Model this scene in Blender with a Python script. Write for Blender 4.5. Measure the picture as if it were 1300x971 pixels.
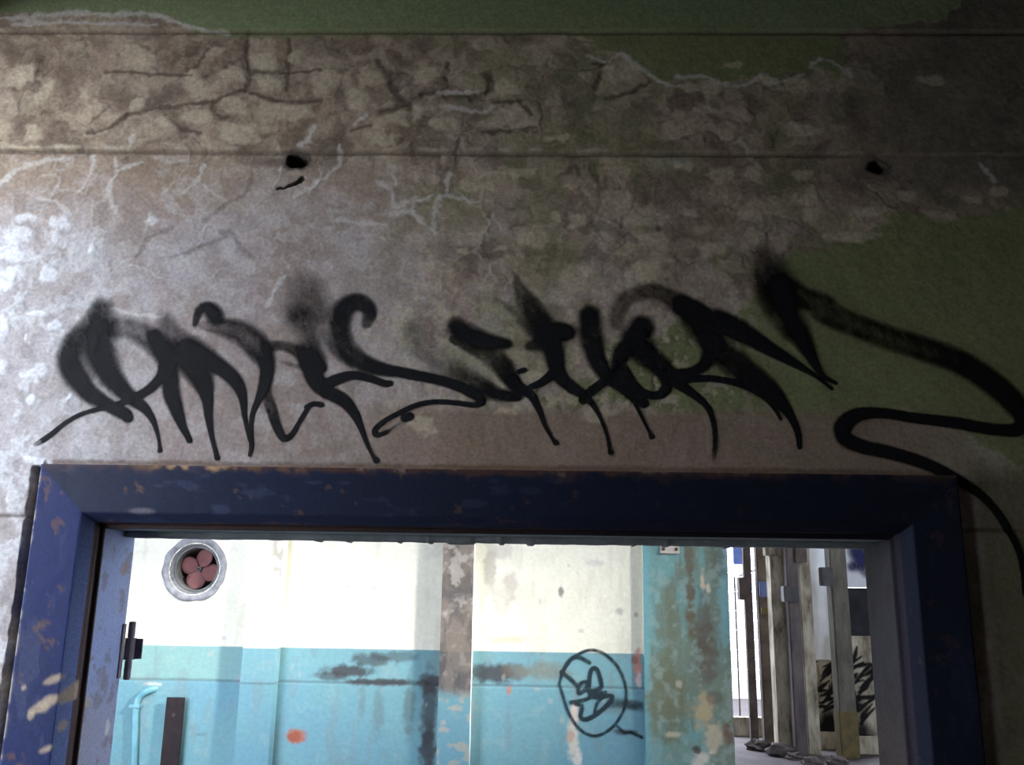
import bpy, bmesh, math
import numpy as np

# ------------------------------------------------------------------ camera, sky, sun, exposure
scene = bpy.context.scene
for o in list(bpy.data.objects):
    bpy.data.objects.remove(o)
col = scene.collection

F_PX, IW, IH = 1102.0, 1300.0, 971.0
CAM = np.array([0.0, -2.0, 1.85])
YAW, PITCH, ROLL = (math.radians(v) for v in (-1.430, 12.971, 0.9167))


def cam_axes():
    cy, sy, cp, sp = math.cos(YAW), math.sin(YAW), math.cos(PITCH), math.sin(PITCH)
    fw = np.array([sy * cp, cy * cp, sp])
    r = np.array([cy, -sy, 0.0])
    u = np.cross(r, fw)
    c, s = math.cos(ROLL), math.sin(ROLL)
    return c * r + s * u, c * u - s * r, fw


AX_R, AX_U, AX_F = cam_axes()
cam_data = bpy.data.cameras.new('camera')
cam_data.sensor_width = 36.0
cam_data.lens = 36.0 * F_PX / IW
cam_data.clip_start = 0.02
cam = bpy.data.objects.new('camera', cam_data)
col.objects.link(cam)
from mathutils import Matrix
cam.matrix_world = Matrix(((AX_R[0], AX_U[0], -AX_F[0], CAM[0]),
                           (AX_R[1], AX_U[1], -AX_F[1], CAM[1]),
                           (AX_R[2], AX_U[2], -AX_F[2], CAM[2]),
                           (0, 0, 0, 1)))
scene.camera = cam

SKY_COLOR, SKY_STRENGTH = (0.85, 0.93, 1.09), 10.3
SUN_DIR, SUN_STRENGTH, SUN_COLOR, SUN_ANGLE = (0.70, -0.40, 0.42), 5.8, (1.0, 0.97, 0.90), 5.0
world = bpy.data.worlds.new('overcast_sky')
scene.world = world
world.use_nodes = True
bg = world.node_tree.nodes['Background']
bg.inputs[0].default_value = (*SKY_COLOR, 1)
bg.inputs[1].default_value = SKY_STRENGTH

sun_data = bpy.data.lights.new('hazy_sun', 'SUN')
sun_data.energy = SUN_STRENGTH
sun_data.color = SUN_COLOR
sun_data.angle = math.radians(SUN_ANGLE)
sun = bpy.data.objects.new('hazy_sun', sun_data)
col.objects.link(sun)
from mathutils import Vector
sun.rotation_euler = Vector(SUN_DIR).to_track_quat('Z', 'Y').to_euler()
sun.location = (9, -4, 6)

scene.view_settings.view_transform = 'Standard'
scene.view_settings.look = 'None'
scene.view_settings.exposure = 0.0
scene.view_settings.gamma = 1.0
scene.view_settings.use_curve_mapping = False

# ------------------------------------------------------------------ measuring: photo pixel -> point on a real plane


def survey(px, py, Y=None, Z=None):
    px = np.asarray(px, float)
    py = np.asarray(py, float)
    d = AX_F + AX_R * ((px - IW / 2) / F_PX)[..., None] - AX_U * ((py - IH / 2) / F_PX)[..., None]
    t = (Y - CAM[1]) / d[..., 1] if Y is not None else (Z - CAM[2]) / d[..., 2]
    return CAM + d * t[..., None]


def on_plane(pts, Y):
    """list of (px, py) -> array of (x, z) metres on the plane y = Y"""
    p = np.asarray(pts, float)
    q = survey(p[:, 0], p[:, 1], Y=Y)
    return np.stack([q[:, 0], q[:, 2]], 1)


PX = 0.001815            # metres per photo pixel on the door wall
YB = 3.0                 # back wall of the corridor
PXB = 0.00444            # metres per photo pixel there

# ------------------------------------------------------------------ numpy noise


def _tab(seed):
    return np.random.RandomState(seed).rand(256, 256)


def vnoise(x, y, f, seed):
    t = _tab(seed)
    a, b = x * f, y * f
    i, j = np.floor(a).astype(int), np.floor(b).astype(int)
    u, v = a - i, b - j
    u, v = u * u * (3 - 2 * u), v * v * (3 - 2 * v)
    i0, i1, j0, j1 = i & 255, (i + 1) & 255, j & 255, (j + 1) & 255
    return (t[i0, j0] * (1 - u) + t[i1, j0] * u) * (1 - v) + (t[i0, j1] * (1 - u) + t[i1, j1] * u) * v


def fbm(x, y, f, seed, octv=4, gain=0.55):
    s, a, n = 0, 1.0, 0
    for k in range(octv):
        s = s + a * vnoise(x + 17.3 * k, y - 9.1 * k, f * 2 ** k, seed + k)
        n += a
        a *= gain
    return s / n


def voronoi(x, y, f, seed):
    ta, tb, tc = _tab(seed), _tab(seed + 1), _tab(seed + 2)
    a, b = x * f, y * f
    i, j = np.floor(a).astype(int), np.floor(b).astype(int)
    f1 = np.full(x.shape, 9.0)
    f2 = f1.copy()
    idr = np.zeros(x.shape)
    for di in (-1, 0, 1):
        for dj in (-1, 0, 1):
            ii, jj = (i + di) & 255, (j + dj) & 255
            d = np.hypot(i + di + ta[ii, jj] - a, j + dj + tb[ii, jj] - b)
            near = d < f1
            f2 = np.where(near, f1, np.minimum(f2, d))
            idr = np.where(near, tc[ii, jj], idr)
            f1 = np.where(near, d, f1)
    return f1, f2, idr


def sstep(a, b, x):
    t = np.clip((x - a) / (b - a), 0, 1)
    return t * t * (3 - 2 * t)


def blend(c, m, rgb):
    m = np.clip(m, 0, 1)[..., None]
    return c * (1 - m) + np.asarray(rgb) * m


def poly_sd(X, Z, pts):
    """signed distance to polygon, negative inside"""
    p = np.asarray(pts)
    d = np.full(X.shape, 1e9)
    inside = np.zeros(X.shape, bool)
    for k in range(len(p)):
        a, b = p[k], p[(k + 1) % len(p)]
        ex, ez = b - a
        t = np.clip(((X - a[0]) * ex + (Z - a[1]) * ez) / (ex * ex + ez * ez + 1e-12), 0, 1)
        d = np.minimum(d, np.hypot(X - a[0] - t * ex, Z - a[1] - t * ez))
        c = (a[1] > Z) != (b[1] > Z)
        inside ^= c & (X < ex * (Z - a[1]) / (ez + 1e-12) + a[0])
    return np.where(inside, -d, d)


def smooth_line(pts, n=7):
    """Catmull-Rom through rows of pts"""
    p = np.asarray(pts, float)
    if len(p) < 3:
        return np.stack([p[0] + (p[-1] - p[0]) * t for t in np.linspace(0, 1, n + 1)])
    q = np.vstack([2 * p[0] - p[1], p, 2 * p[-1] - p[-2]])
    out = []
    for k in range(1, len(q) - 2):
        for t in np.linspace(0, 1, n, endpoint=False):
            out.append(0.5 * (2 * q[k] + (q[k + 1] - q[k - 1]) * t + (2 * q[k - 1] - 5 * q[k] + 4 * q[k + 1] - q[k + 2]) * t * t
                              + (3 * q[k] - q[k - 1] - 3 * q[k + 1] + q[k + 2]) * t ** 3))
    out.append(p[-1])
    return np.array(out)


def line_field(xs, zs, rows, pad=1.8, cols=(2,)):
    """min normalised distance to a polyline with columns x, z, radius[, extra]; returns window slices, dn, interpolated extras"""
    r = rows[:, 2]
    m = r.max() * pad
    i0, i1 = np.searchsorted(xs, (rows[:, 0].min() - m, rows[:, 0].max() + m))
    j0, j1 = np.searchsorted(zs, (rows[:, 1].min() - m, rows[:, 1].max() + m))
    if i1 <= i0 or j1 <= j0:
        return None
    dn = np.full((j1 - j0, i1 - i0), 99.0)
    ex = np.zeros((rows.shape[1] - 3,) + dn.shape)
    for k in range(len(rows) - 1):
        a, b = rows[k], rows[k + 1]
        mm = max(a[2], b[2]) * pad
        a0, a1 = np.searchsorted(xs[i0:i1], (min(a[0], b[0]) - mm, max(a[0], b[0]) + mm))
        b0, b1 = np.searchsorted(zs[j0:j1], (min(a[1], b[1]) - mm, max(a[1], b[1]) + mm))
        if a1 <= a0 or b1 <= b0:
            continue
        X, Z = np.meshgrid(xs[i0 + a0:i0 + a1], zs[j0 + b0:j0 + b1])
        e = b[:2] - a[:2]
        t = np.clip(((X - a[0]) * e[0] + (Z - a[1]) * e[1]) / (e @ e + 1e-12), 0, 1)
        d = np.hypot(X - a[0] - t * e[0], Z - a[1] - t * e[1]) / (a[2] + (b[2] - a[2]) * t)
        w = dn[b0:b1, a0:a1]
        near = d < w
        w[near] = d[near]
        for c in range(ex.shape[0]):
            v = a[3 + c] + (b[3 + c] - a[3 + c]) * t
            ex[c, b0:b1, a0:a1][near] = v[near]
    return (slice(j0, j1), slice(i0, i1)), dn, ex


# ------------------------------------------------------------------ mesh and material helpers
def tag(o, label=None, cat=None, group=None, kind=None):
    for k, v in (('label', label), ('category', cat), ('group', group), ('kind', kind)):
        if v:
            o[k] = v
    return o


def empty(name, loc=(0, 0, 0)):
    o = bpy.data.objects.new(name, None)
    o.location = loc
    col.objects.link(o)
    return o


def link_mesh(name, me, mat, parent=None):
    o = bpy.data.objects.new(name, me)
    if mat:
        me.materials.append(mat)
    col.objects.link(o)
    if parent:
        o.parent = parent
        o.matrix_parent_inverse = Matrix.Translation(-Vector(parent.location))
        if parent.parent:
            o.matrix_parent_inverse = Matrix()
    return o


def np_mesh(name, verts, quads, rgb=None, smooth=False, cover=None):
    me = bpy.data.meshes.new(name)
    v = np.ascontiguousarray(verts, np.float32)
    q = np.ascontiguousarray(quads, np.int32)
    me.vertices.add(len(v))
    me.vertices.foreach_set('co', v.ravel())
    me.loops.add(q.size)
    me.loops.foreach_set('vertex_index', q.ravel())
    me.polygons.add(len(q))
    me.polygons.foreach_set('loop_start', np.arange(0, q.size, q.shape[1], dtype=np.int32))
    me.polygons.foreach_set('loop_total', np.full(len(q), q.shape[1], np.int32))
    if smooth:
        me.polygons.foreach_set('use_smooth', np.ones(len(q), bool))
    if rgb is not None:
        at = me.attributes.new('albedo', 'FLOAT_COLOR', 'POINT')
        c = np.ones((len(v), 4), np.float32)
        c[:, :3] = rgb
        at.data.foreach_set('color', c.ravel())
    if cover is not None:
        at = me.attributes.new('cover', 'FLOAT', 'POINT')
        at.data.foreach_set('value', np.ascontiguousarray(cover, np.float32))
    me.update(calc_edges=True)
    me.validate()
    return me


def grid_quads(nx, nz, keep=None):
    """indices for a (nz, nx) lattice; front faces -Y when x runs right and z up"""
    idx = np.arange(nx * nz).reshape(nz, nx)
    q = np.stack([idx[:-1, :-1], idx[:-1, 1:], idx[1:, 1:], idx[1:, :-1]], -1)
    return q[keep] if keep is not None else q.reshape(-1, 4)


def compact(verts, quads, *attrs):
    used = np.unique(quads)
    m = np.full(len(verts), -1)
    m[used] = np.arange(len(used))
    return (verts[used], m[quads]) + tuple(a[used] for a in attrs)


BOXQ = np.array([[0, 1, 3, 2], [4, 6, 7, 5], [0, 4, 5, 1], [2, 3, 7, 6], [0, 2, 6, 4], [1, 5, 7, 3]])


def boxes_mesh(name, boxes):
    vs, qs = [], []
    for k, (x0, x1, y0, y1, z0, z1) in enumerate(boxes):
        for x in (x0, x1):
            for y in (y0, y1):
                for z in (z0, z1):
                    vs.append((x, y, z))
        qs.append(BOXQ + 8 * k)
    return np_mesh(name, np.array(vs), np.vstack(qs))


def bm_obj(name, bm, mat, parent=None, smooth=False):
    me = bpy.data.meshes.new(name)
    bm.normal_update()
    bm.to_mesh(me)
    bm.free()
    if smooth:
        for p in me.polygons:
            p.use_smooth = True
    return link_mesh(name, me, mat, parent)


def bm_box(bm, c, s, rz=0.0, bevel=0.0, shear=None):
    r = bmesh.ops.create_cube(bm, size=1.0)
    vs = r['verts']
    bmesh.ops.scale(bm, vec=s, verts=vs)
    if bevel:
        es = list({e for v in vs for e in v.link_edges})
        rr = bmesh.ops.bevel(bm, geom=es, offset=bevel, segments=2, affect='EDGES')
        vs = list({v for f in rr['faces'] for v in f.verts} | {v for v in vs if v.is_valid})
    bmesh.ops.rotate(bm, cent=(0, 0, 0), matrix=Matrix.Rotation(rz, 3, 'Z'), verts=vs)
    bmesh.ops.translate(bm, vec=c, verts=vs)
    return vs


def tube_mesh(name, pts, rad, seg=12):
    p = smooth_line(pts, 8)
    n = len(p)
    rings = []
    for k in range(n):
        t = p[min(k + 1, n - 1)] - p[max(k - 1, 0)]
        t = t / np.linalg.norm(t)
        a = np.cross(t, (0, 1, 0.001))
        a /= np.linalg.norm(a)
        b = np.cross(t, a)
        ang = np.linspace(0, 2 * np.pi, seg, endpoint=False)
        rings.append(p[k] + rad * (np.cos(ang)[:, None] * a + np.sin(ang)[:, None] * b))
    v = np.vstack(rings)
    q = []
    for k in range(n - 1):
        for s in range(seg):
            s2 = (s + 1) % seg
            q.append((k * seg + s, k * seg + s2, (k + 1) * seg + s2, (k + 1) * seg + s))
    return np_mesh(name, v, np.array(q), smooth=True)


def nodes_of(name):
    m = bpy.data.materials.new(name)
    m.use_nodes = True
    nt = m.node_tree
    return m, nt, nt.nodes['Principled BSDF']


def add_noise(nt, scale, detail=5, rough=0.6):
    tc = nt.nodes.new('ShaderNodeTexCoord')
    no = nt.nodes.new('ShaderNodeTexNoise')
    no.inputs['Scale'].default_value = scale
    no.inputs['Detail'].default_value = detail
    no.inputs['Roughness'].default_value = rough
    nt.links.new(tc.outputs['Object'], no.inputs['Vector'])
    return no


def add_bump(nt, bs, src, strength, dist):
    b = nt.nodes.new('ShaderNodeBump')
    b.inputs['Strength'].default_value = strength
    b.inputs['Distance'].default_value = dist
    nt.links.new(src, b.inputs['Height'])
    nt.links.new(b.outputs['Normal'], bs.inputs['Normal'])


def mat_layers(name, rough=0.9, grain=90.0, var=0.3, bump=0.35, dist=0.003, spec=0.2):
    """paint layers come from the 'albedo' attribute, grain and fine relief from noise nodes"""
    m, nt, bs = nodes_of(name)
    at = nt.nodes.new('ShaderNodeAttribute')
    at.attribute_name = 'albedo'
    no = add_noise(nt, grain, 4, 0.65)
    mr = nt.nodes.new('ShaderNodeMapRange')
    mr.inputs['From Min'].default_value = 0.3
    mr.inputs['From Max'].default_value = 0.7
    mr.inputs['To Min'].default_value = 1 - var
    mr.inputs['To Max'].default_value = 1 + var
    nt.links.new(no.outputs['Fac'], mr.inputs['Value'])
    mx = nt.nodes.new('ShaderNodeMix')
    mx.data_type = 'RGBA'
    mx.blend_type = 'MULTIPLY'
    mx.inputs[0].default_value = 1.0
    nt.links.new(at.outputs['Color'], mx.inputs[6])
    nt.links.new(mr.outputs['Result'], mx.inputs[7])
    nt.links.new(mx.outputs[2], bs.inputs['Base Color'])
    bs.inputs['Roughness'].default_value = rough
    bs.inputs['Specular IOR Level'].default_value = spec
    add_bump(nt, bs, no.outputs['Fac'], bump, dist)
    return m


def mat_noise(name, stops, scale=6.0, rough=0.85, bump=0.3, dist=0.004, detail=6, metal=0.0, spec=0.3, stretch=None):
    """colour ramp over noise; stops = [(pos, rgb), ...]"""
    m, nt, bs = nodes_of(name)
    no = add_noise(nt, scale, detail, 0.62)
    if stretch:
        mp = nt.nodes.new('ShaderNodeMapping')
        mp.inputs['Scale'].default_value = stretch
        nt.links.new(no.inputs['Vector'].links[0].from_socket, mp.inputs['Vector'])
        nt.links.new(mp.outputs['Vector'], no.inputs['Vector'])
    rp = nt.nodes.new('ShaderNodeValToRGB')
    el = rp.color_ramp.elements
    while len(el) < len(stops):
        el.new(0.5)
    for e, (p, c) in zip(el, stops):
        e.position = p
        e.color = (*c, 1)
    nt.links.new(no.outputs['Fac'], rp.inputs['Fac'])
    nt.links.new(rp.outputs['Color'], bs.inputs['Base Color'])
    bs.inputs['Roughness'].default_value = rough
    bs.inputs['Metallic'].default_value = metal
    bs.inputs['Specular IOR Level'].default_value = spec
    add_bump(nt, bs, no.outputs['Fac'], bump, dist)
    return m


M_WALL = mat_layers('flaking_plaster', grain=110, var=0.22, bump=0.3, dist=0.003)
M_BACK = mat_layers('stained_painted_wall', grain=45, var=0.07, bump=0.25, dist=0.004, rough=0.8)
M_FRAME = mat_layers('chipped_gloss_paint', grain=160, var=0.2, bump=0.2, dist=0.001, rough=0.5, spec=0.2)
M_FRAMED = mat_layers('matt_frame_paint', grain=160, var=0.2, bump=0.25, dist=0.0015, rough=0.85, spec=0.15)
M_PLAIN = mat_noise('dull_plaster', [(0.3, (.13, .12, .105)), (0.7, (.20, .19, .17))], 5)
M_CONC = mat_noise('dirty_concrete', [(0.3, (.08, .068, .07)), (0.7, (.13, .11, .113))], 4)

# ------------------------------------------------------------------ THE SETTING: door wall with flaking plaster
XL, XR, ZT = -1.138, 0.960, 2.101      # door frame, outer edges
WX0, WX1, WH = -1.8, 2.3, 3.9
STEP = 0.0031


def axis(lo, a, b, hi, fine, coarse):
    return np.concatenate([np.arange(lo, a, coarse), np.arange(a, b, fine), np.arange(b, hi + 1e-6, coarse)])


xs = axis(WX0, -1.47, 1.31, WX1, STEP, 0.04)
zs = axis(0.0, 1.42, 3.40, WH, STEP, 0.04)
X, Z = np.meshgrid(xs, zs)
Y0 = -0.01


def W(*pts):
    return on_plane(pts, Y0)


def tile(ox, oy, s, pts):
    return [(ox + p[0] / s, oy + p[1] / s) + tuple(v / s for v in p[2:]) for p in pts]


wx = X + 0.035 * (fbm(X, Z, 9, 11) - 0.5) + 0.012 * (vnoise(X, Z, 60, 15) - 0.5)
wz = Z + 0.035 * (fbm(X, Z, 9, 21) - 0.5) + 0.012 * (vnoise(X, Z, 60, 25) - 0.5)
LZ1, LZ2, LZ3 = 3.236, 2.895, 1.980      # horizontal joints in the wall
n1, n2, n3 = fbm(X, Z, 5, 31, 5), fbm(X, Z, 14, 41, 4), fbm(X, Z, 45, 51, 3)
GREY, MAUVE, CREAM, BROWN, DARK = (.445, .395, .38), (.365, .29, .26), (.54, .475, .35), (.25, .19, .135), (.12, .092, .070)
GREEN, WHITE = (.20, .232, .105), (.70, .71, .70)

rgb = np.empty(X.shape + (3,))
rgb[:] = GREY
rgb = blend(rgb, sstep(.42, .62, n1) * .8, MAUVE)
rgb = blend(rgb, sstep(.50, .68, n2) * .35, BROWN)
hgt = 0.0028 * (n1 - .5) + 0.0016 * (n2 - .5)

# broad weights
upper = sstep(LZ2 - .10, LZ2 + .03, Z)                                         # between the two upper joints
rough_w = np.clip(upper + sstep(-.55, .05, X) * sstep(2.42, 2.62, Z), 0, 1)   # where the skim coat broke into plates
low_w = sstep(-.45, -.15, X) * sstep(2.20, 2.30, Z) * (1 - rough_w)
tan_w = sstep(LZ2 - .30, LZ2 + .02, Z + .12 * (n1 - .5))
rgb = blend(rgb, tan_w * .62, (.36, .275, .185))
rgb = blend(rgb, sstep(-.45, .0, X) * .45 * (1 - upper), (.35, .255, .20))
rgb = blend(rgb, rough_w * sstep(.35, .6, n2) * .6, BROWN)

# plates of old skim coat
qx = X + .09 * (fbm(X, Z, 7, 12) - .5) + .03 * (fbm(X, Z, 35, 16, 3) - .5)
qz = Z + .09 * (fbm(X, Z, 7, 22) - .5) + .03 * (fbm(X, Z, 35, 26, 3) - .5)
f1, f2, cid = voronoi(qx, qz * 1.2, 12, 61)
edge = f2 - f1
plate = sstep(.45, .75, cid) * sstep(.04, .20, edge) * sstep(.30, .55, fbm(X, Z, 22, 63, 3))
rgb = blend(rgb, plate * rough_w * (.35 + .45 * n3), CREAM)
rgb = blend(rgb, sstep(.35, .15, cid) * sstep(.02, .3, edge) * rough_w * .5, DARK)
crack = (1 - sstep(.0, .10, edge)) * sstep(.50, .62, fbm(X, Z, 8, 71, 2))
rgb = blend(rgb, crack * rough_w * .55, DARK)
mott = fbm(qx, qz, 20, 67, 4)
rgb = blend(rgb, sstep(.55, .66, mott) * rough_w * .5, (.50, .425, .31))
rgb = blend(rgb, sstep(.46, .36, mott) * rough_w * .45, DARK)
hgt += rough_w * (.0006 * plate - .0006 * crack + .0006 * sstep(.45, .6, mott))
g1, g2, gid = voronoi(qx + 3, qz, 38, 65)
small = sstep(.5, .8, gid) * sstep(.05, .25, g2 - g1)
rgb = blend(rgb, small * rough_w * .22 * sstep(.4, .6, n2), CREAM)
rgb = blend(rgb, sstep(.53, .63, fbm(X, Z, 55, 81, 3)) * (low_w * .55 + .10), CREAM)
fleck = sstep(.54, .60, fbm(X, Z, 48, 83, 4, .7)) * sstep(-.50, -.30, X) * sstep(.62, .40, X) * sstep(2.19, 2.23, Z) * sstep(2.72, 2.45, Z)
rgb = blend(rgb, fleck * .55, (.56, .50, .36))

# white lime-wash remains on the left
left_w = sstep(-.80, -1.25, X) * sstep(2.85, 2.60, Z)
lw = sstep(.50, .60, fbm(wx, wz, 20, 91, 4))
rgb = blend(rgb, left_w * .35, (.55, .54, .54))
rgb = blend(rgb, left_w * lw * .6, WHITE)
hgt += .001 * left_w * lw

# fine lime veins under the middle joint
v1, v2, vid = voronoi(qx, qz, 9, 95)
vein = (1 - sstep(.015, .075, v2 - v1 + .05 * (n3 - .5))) * sstep(.48, .60, fbm(X, Z, 7, 97, 2)) * sstep(.1, -.1, X) * sstep(2.45, 2.6, Z) * sstep(LZ2 + .05, LZ2 - .02, Z)
rgb = blend(rgb, vein * .38, (.60, .58, .55))
hgt += .0008 * vein
# soft scuffs over the whole smooth part
sc = fbm(X + .3 * Z, Z - .2 * X, 26, 99, 4)
rgb = blend(rgb, sstep(.52, .68, sc) * (1 - rough_w) * .45, (.53, .50, .48))
rgb = blend(rgb, sstep(.45, .32, sc) * (1 - rough_w) * .35, (.27, .235, .22))

# green paint that still sticks
GREEN_POLYS = [
    [(-400, -420), (-400, 22), (-80, 22), (90, 20), (170, 22), (215, 24), (240, 36), (290, 47), (1010, 48), (1120, 38), (1190, 30), (1215, 10), (1230, -40), (1260, -420)],
    [(745, 42), (760, 66), (795, 72), (815, 96), (850, 104), (872, 96), (915, 104), (950, 96), (985, 108), (1005, 92), (1040, 88), (1068, 96), (1075, 60), (1060, 44)],
    [(1300, 262), (1210, 282), (1130, 272), (1105, 300), (1050, 318), (1000, 322), (985, 345), (960, 372), (930, 400), (890, 402), (850, 420), (790, 440),
     (720, 470), (640, 500), (600, 512), (700, 520), (800, 522), (900, 527), (1000, 531), (1080, 545), (1150, 520), (1230, 560), (1300, 600), (1420, 600), (1420, 250)],
]
gm = np.zeros(X.shape)
for k, pl in enumerate(GREEN_POLYS):
    sd = poly_sd(wx, wz, W(*pl))
    soft = .006 if k < 2 else .012
    gm = np.maximum(gm, 1 - sstep(-soft, soft, sd + (.10 * (fbm(X, Z, 20, 103, 4) - .5) * sstep(.6, .2, X) if k == 2 else 0)))
peel = sstep(.55, .62, fbm(wx, wz, 16, 101, 4)) * sstep(.35, -.05, X) * sstep(2.6, 2.4, Z)
gtint = sstep(.48, .62, fbm(X, Z, 8, 111)) * sstep(-.45, -.2, X) * .38
gtint = np.maximum(gtint, sstep(.95, 1.1, X) * sstep(2.05, 1.9, Z) * .55 * sstep(.35, .6, n2))
gcol = np.array(GREEN) * (0.92 + .22 * n2)[..., None]
gcol = gcol + (sstep(LZ1 - .02, LZ1 + .02, Z) * .9)[..., None] * (np.array((.245, .315, .165)) - gcol)      # beam above coloured lighter: its stronger light is put into the green
peel = np.maximum(peel, fleck * .8)
gmask = np.clip(gm * (1 - peel), 0, 1)
halo = np.clip(sstep(.0, .5, gm) - gm, 0, 1)
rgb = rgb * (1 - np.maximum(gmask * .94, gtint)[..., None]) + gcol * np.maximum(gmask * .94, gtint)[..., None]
hgt = hgt * (1 - .8 * gmask) + .0012 * gmask

# wiped brownish band above the frame, and the bare strip at the right
band = sstep(2.265, 2.225, Z + .012 * (n2 - .5)) * sstep(2.02, 2.08, Z) * sstep(-.7, -.1, X) * sstep(1.05, .85, X)
rgb = blend(rgb, band * .85, (.275, .205, .155))
rside = sstep(.98, 1.02, X) * sstep(2.16, 2.08, Z)
rgb = blend(rgb, rside * .85, (.125, .115, .062))
dr = sstep(.62, 1.0, X + .15 * (n1 - .5)) * sstep(2.72, 2.85, Z) * (1 - gmask)
rgb = blend(rgb, dr * .72, (.125, .117, .095))
hgt *= 1 - .6 * dr

# hand-measured cracks, lime veins and patches (zoom tiles: origin, scale)
S = 2.943
DARK_LINES = [tile(0, 0, S, p) for p in (
    [(480, 430), (565, 410), (640, 405), (720, 390), (800, 385), (850, 360), (920, 340)], [(930, 130), (925, 230), (935, 300), (920, 340)],
    [(935, 275), (1010, 270), (1090, 272), (1200, 265)], [(1085, 150), (1080, 270), (1075, 340)], [(760, 290), (820, 265), (850, 255)],
    [(400, 275), (480, 270), (570, 280), (720, 285)], [(800, 385), (810, 430), (850, 440)], [(620, 430), (680, 480), (750, 500)],
    [(770, 820), (850, 760), (920, 720), (945, 650)], [(640, 960), (760, 920), (840, 880), (820, 860)], [(860, 860), (900, 920), (950, 960)],
    [(510, 960), (560, 890), (640, 850)], [(330, 500), (400, 485), (480, 430)], [(940, 350), (1050, 380), (1200, 380)],
    [(780, 190), (740, 250), (700, 260)], [(160, 230), (140, 300), (180, 330)])]
DARK_LINES += [tile(430, 0, S, p) for p in (
    [(145, 230), (190, 300), (230, 370), (260, 395)], [(240, 275), (200, 310)], [(160, 420), (260, 390), (320, 350), (400, 350)],
    [(560, 280), (560, 340), (520, 360), (460, 360), (400, 350)], [(410, 240), (405, 300)], [(580, 385), (680, 380)], [(680, 390), (720, 430)],
    [(50, 490), (120, 470)], [(540, 495), (640, 490), (740, 480)], [(950, 240), (990, 250), (960, 330)], [(1000, 370), (1080, 350), (1160, 310)],
    [(570, 290), (580, 330), (550, 350)], [(310, 355), (360, 345), (400, 352)])]
FAT = {16, 18, 19, 28}
VEINS = [tile(0, 0, S, p) for p in (
    [(350, 580), (345, 630), (320, 690), (290, 720)], [(430, 590), (440, 640), (410, 700), (415, 750), (440, 795)], [(430, 640), (480, 625), (535, 605)],
    [(485, 555), (500, 510)], [(760, 620), (740, 670), (685, 720)], [(1175, 480), (1150, 530), (1120, 545)], [(1270, 545), (1265, 620), (1180, 690), (1100, 735)],
    [(10, 680), (80, 630), (180, 600), (240, 595)], [(360, 850), (350, 920), (345, 971)], [(200, 850), (195, 920)], [(560, 800), (545, 860)],
    [(150, 740), (220, 760), (260, 800)], [(0, 690), (50, 640)])]
VEINS += [[(-10, 28), (40, 24), (90, 20), (140, 22), (190, 21), (215, 27), (245, 38), (290, 44)], [(20, 34), (80, 31), (150, 33), (200, 34)]]
VEINS += [tile(430, 0, S, p) for p in (
    [(140, 680), (200, 710), (210, 770), (270, 750)], [(200, 620), (215, 690)], [(190, 800), (260, 790), (330, 840), (365, 870)],
    [(360, 870), (360, 780), (390, 730), (460, 740), (520, 755)], [(300, 750), (350, 730)], [(405, 710), (415, 650)], [(280, 800), (280, 745)],
    [(0, 820), (80, 830), (180, 840)], [(930, 210), (1000, 235), (1060, 205), (1110, 245), (1200, 310), (1290, 330)],
    [(370, 350), (460, 350), (520, 345)], [(400, 400), (480, 415), (550, 420), (580, 400)], [(60, 470), (110, 430)])]
VEINS += [tile(860, 0, S, p) for p in (
    [(0, 290), (100, 290), (180, 320), (250, 320), (310, 285), (380, 310), (470, 280)], [(500, 240), (560, 230), (640, 280)], [(1130, 610), (1180, 670)])]
VEINS += [tile(0, 320, S, p) for p in (
    [(385, 110), (340, 190), (300, 245), (230, 325)], [(410, 210), (520, 235), (600, 240)], [(120, 300), (130, 240), (110, 340)],
    [(270, 40), (350, 40), (380, 20)], [(1000, 200), (1040, 120), (1060, 90)])]
rng = np.random.RandomState(5)


def ragged(p, amp):
    q = smooth_line(on_plane([v[:2] for v in p], Y0), 5)
    q[1:-1] += rng.normal(0, amp, q[1:-1].shape)
    return q


for k, ln in enumerate(DARK_LINES):
    q = ragged(ln, .0022)
    rad = (.0105 if k in FAT else .0062) * (0.7 + .6 * rng.rand(len(q)))
    w = line_field(xs, zs, np.c_[q, rad])
    if w:
        sl, dn, _ = w
        m = 1 - sstep(.1, 1.5, dn + 1.4 * (n3[sl] - .5))
        m = m * (.45 + .4 * upper[sl])
        rgb[sl] = blend(rgb[sl], m, DARK)
        hgt[sl] -= .0014 * m
for ln in VEINS:
    q = ragged(ln, .002)
    rad = .0066 * (0.4 + 1.0 * rng.rand(len(q)))
    w = line_field(xs, zs, np.c_[q, rad])
    if w:
        sl, dn, _ = w
        m = 1 - sstep(.2, 1.5, dn + 1.8 * (n3[sl] - .5))
        rgb[sl] = blend(rgb[sl], m * .75, (.60, .575, .53))
        hgt[sl] += .0005 * m
PATCHES = [tile(0, 0, S, p) for p in (
    [(540, 230, 50, 40), (1000, 225, 65, 42), (1010, 310, 62, 34), (860, 285, 65, 42), (730, 435, 70, 36), (880, 405, 70, 42), (100, 265, 60, 40),
     (1110, 210, 22, 34), (60, 290, 60, 40), (1100, 420, 90, 36), (130, 490, 40, 50), (620, 455, 30, 28), (170, 350, 40, 50), (900, 500, 90, 40),
     (530, 395, 30, 34), (40, 545, 60, 18), (100, 550, 70, 14), (250, 550, 60, 12), (820, 190, 40, 24), (440, 450, 22, 22)],)]
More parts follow.
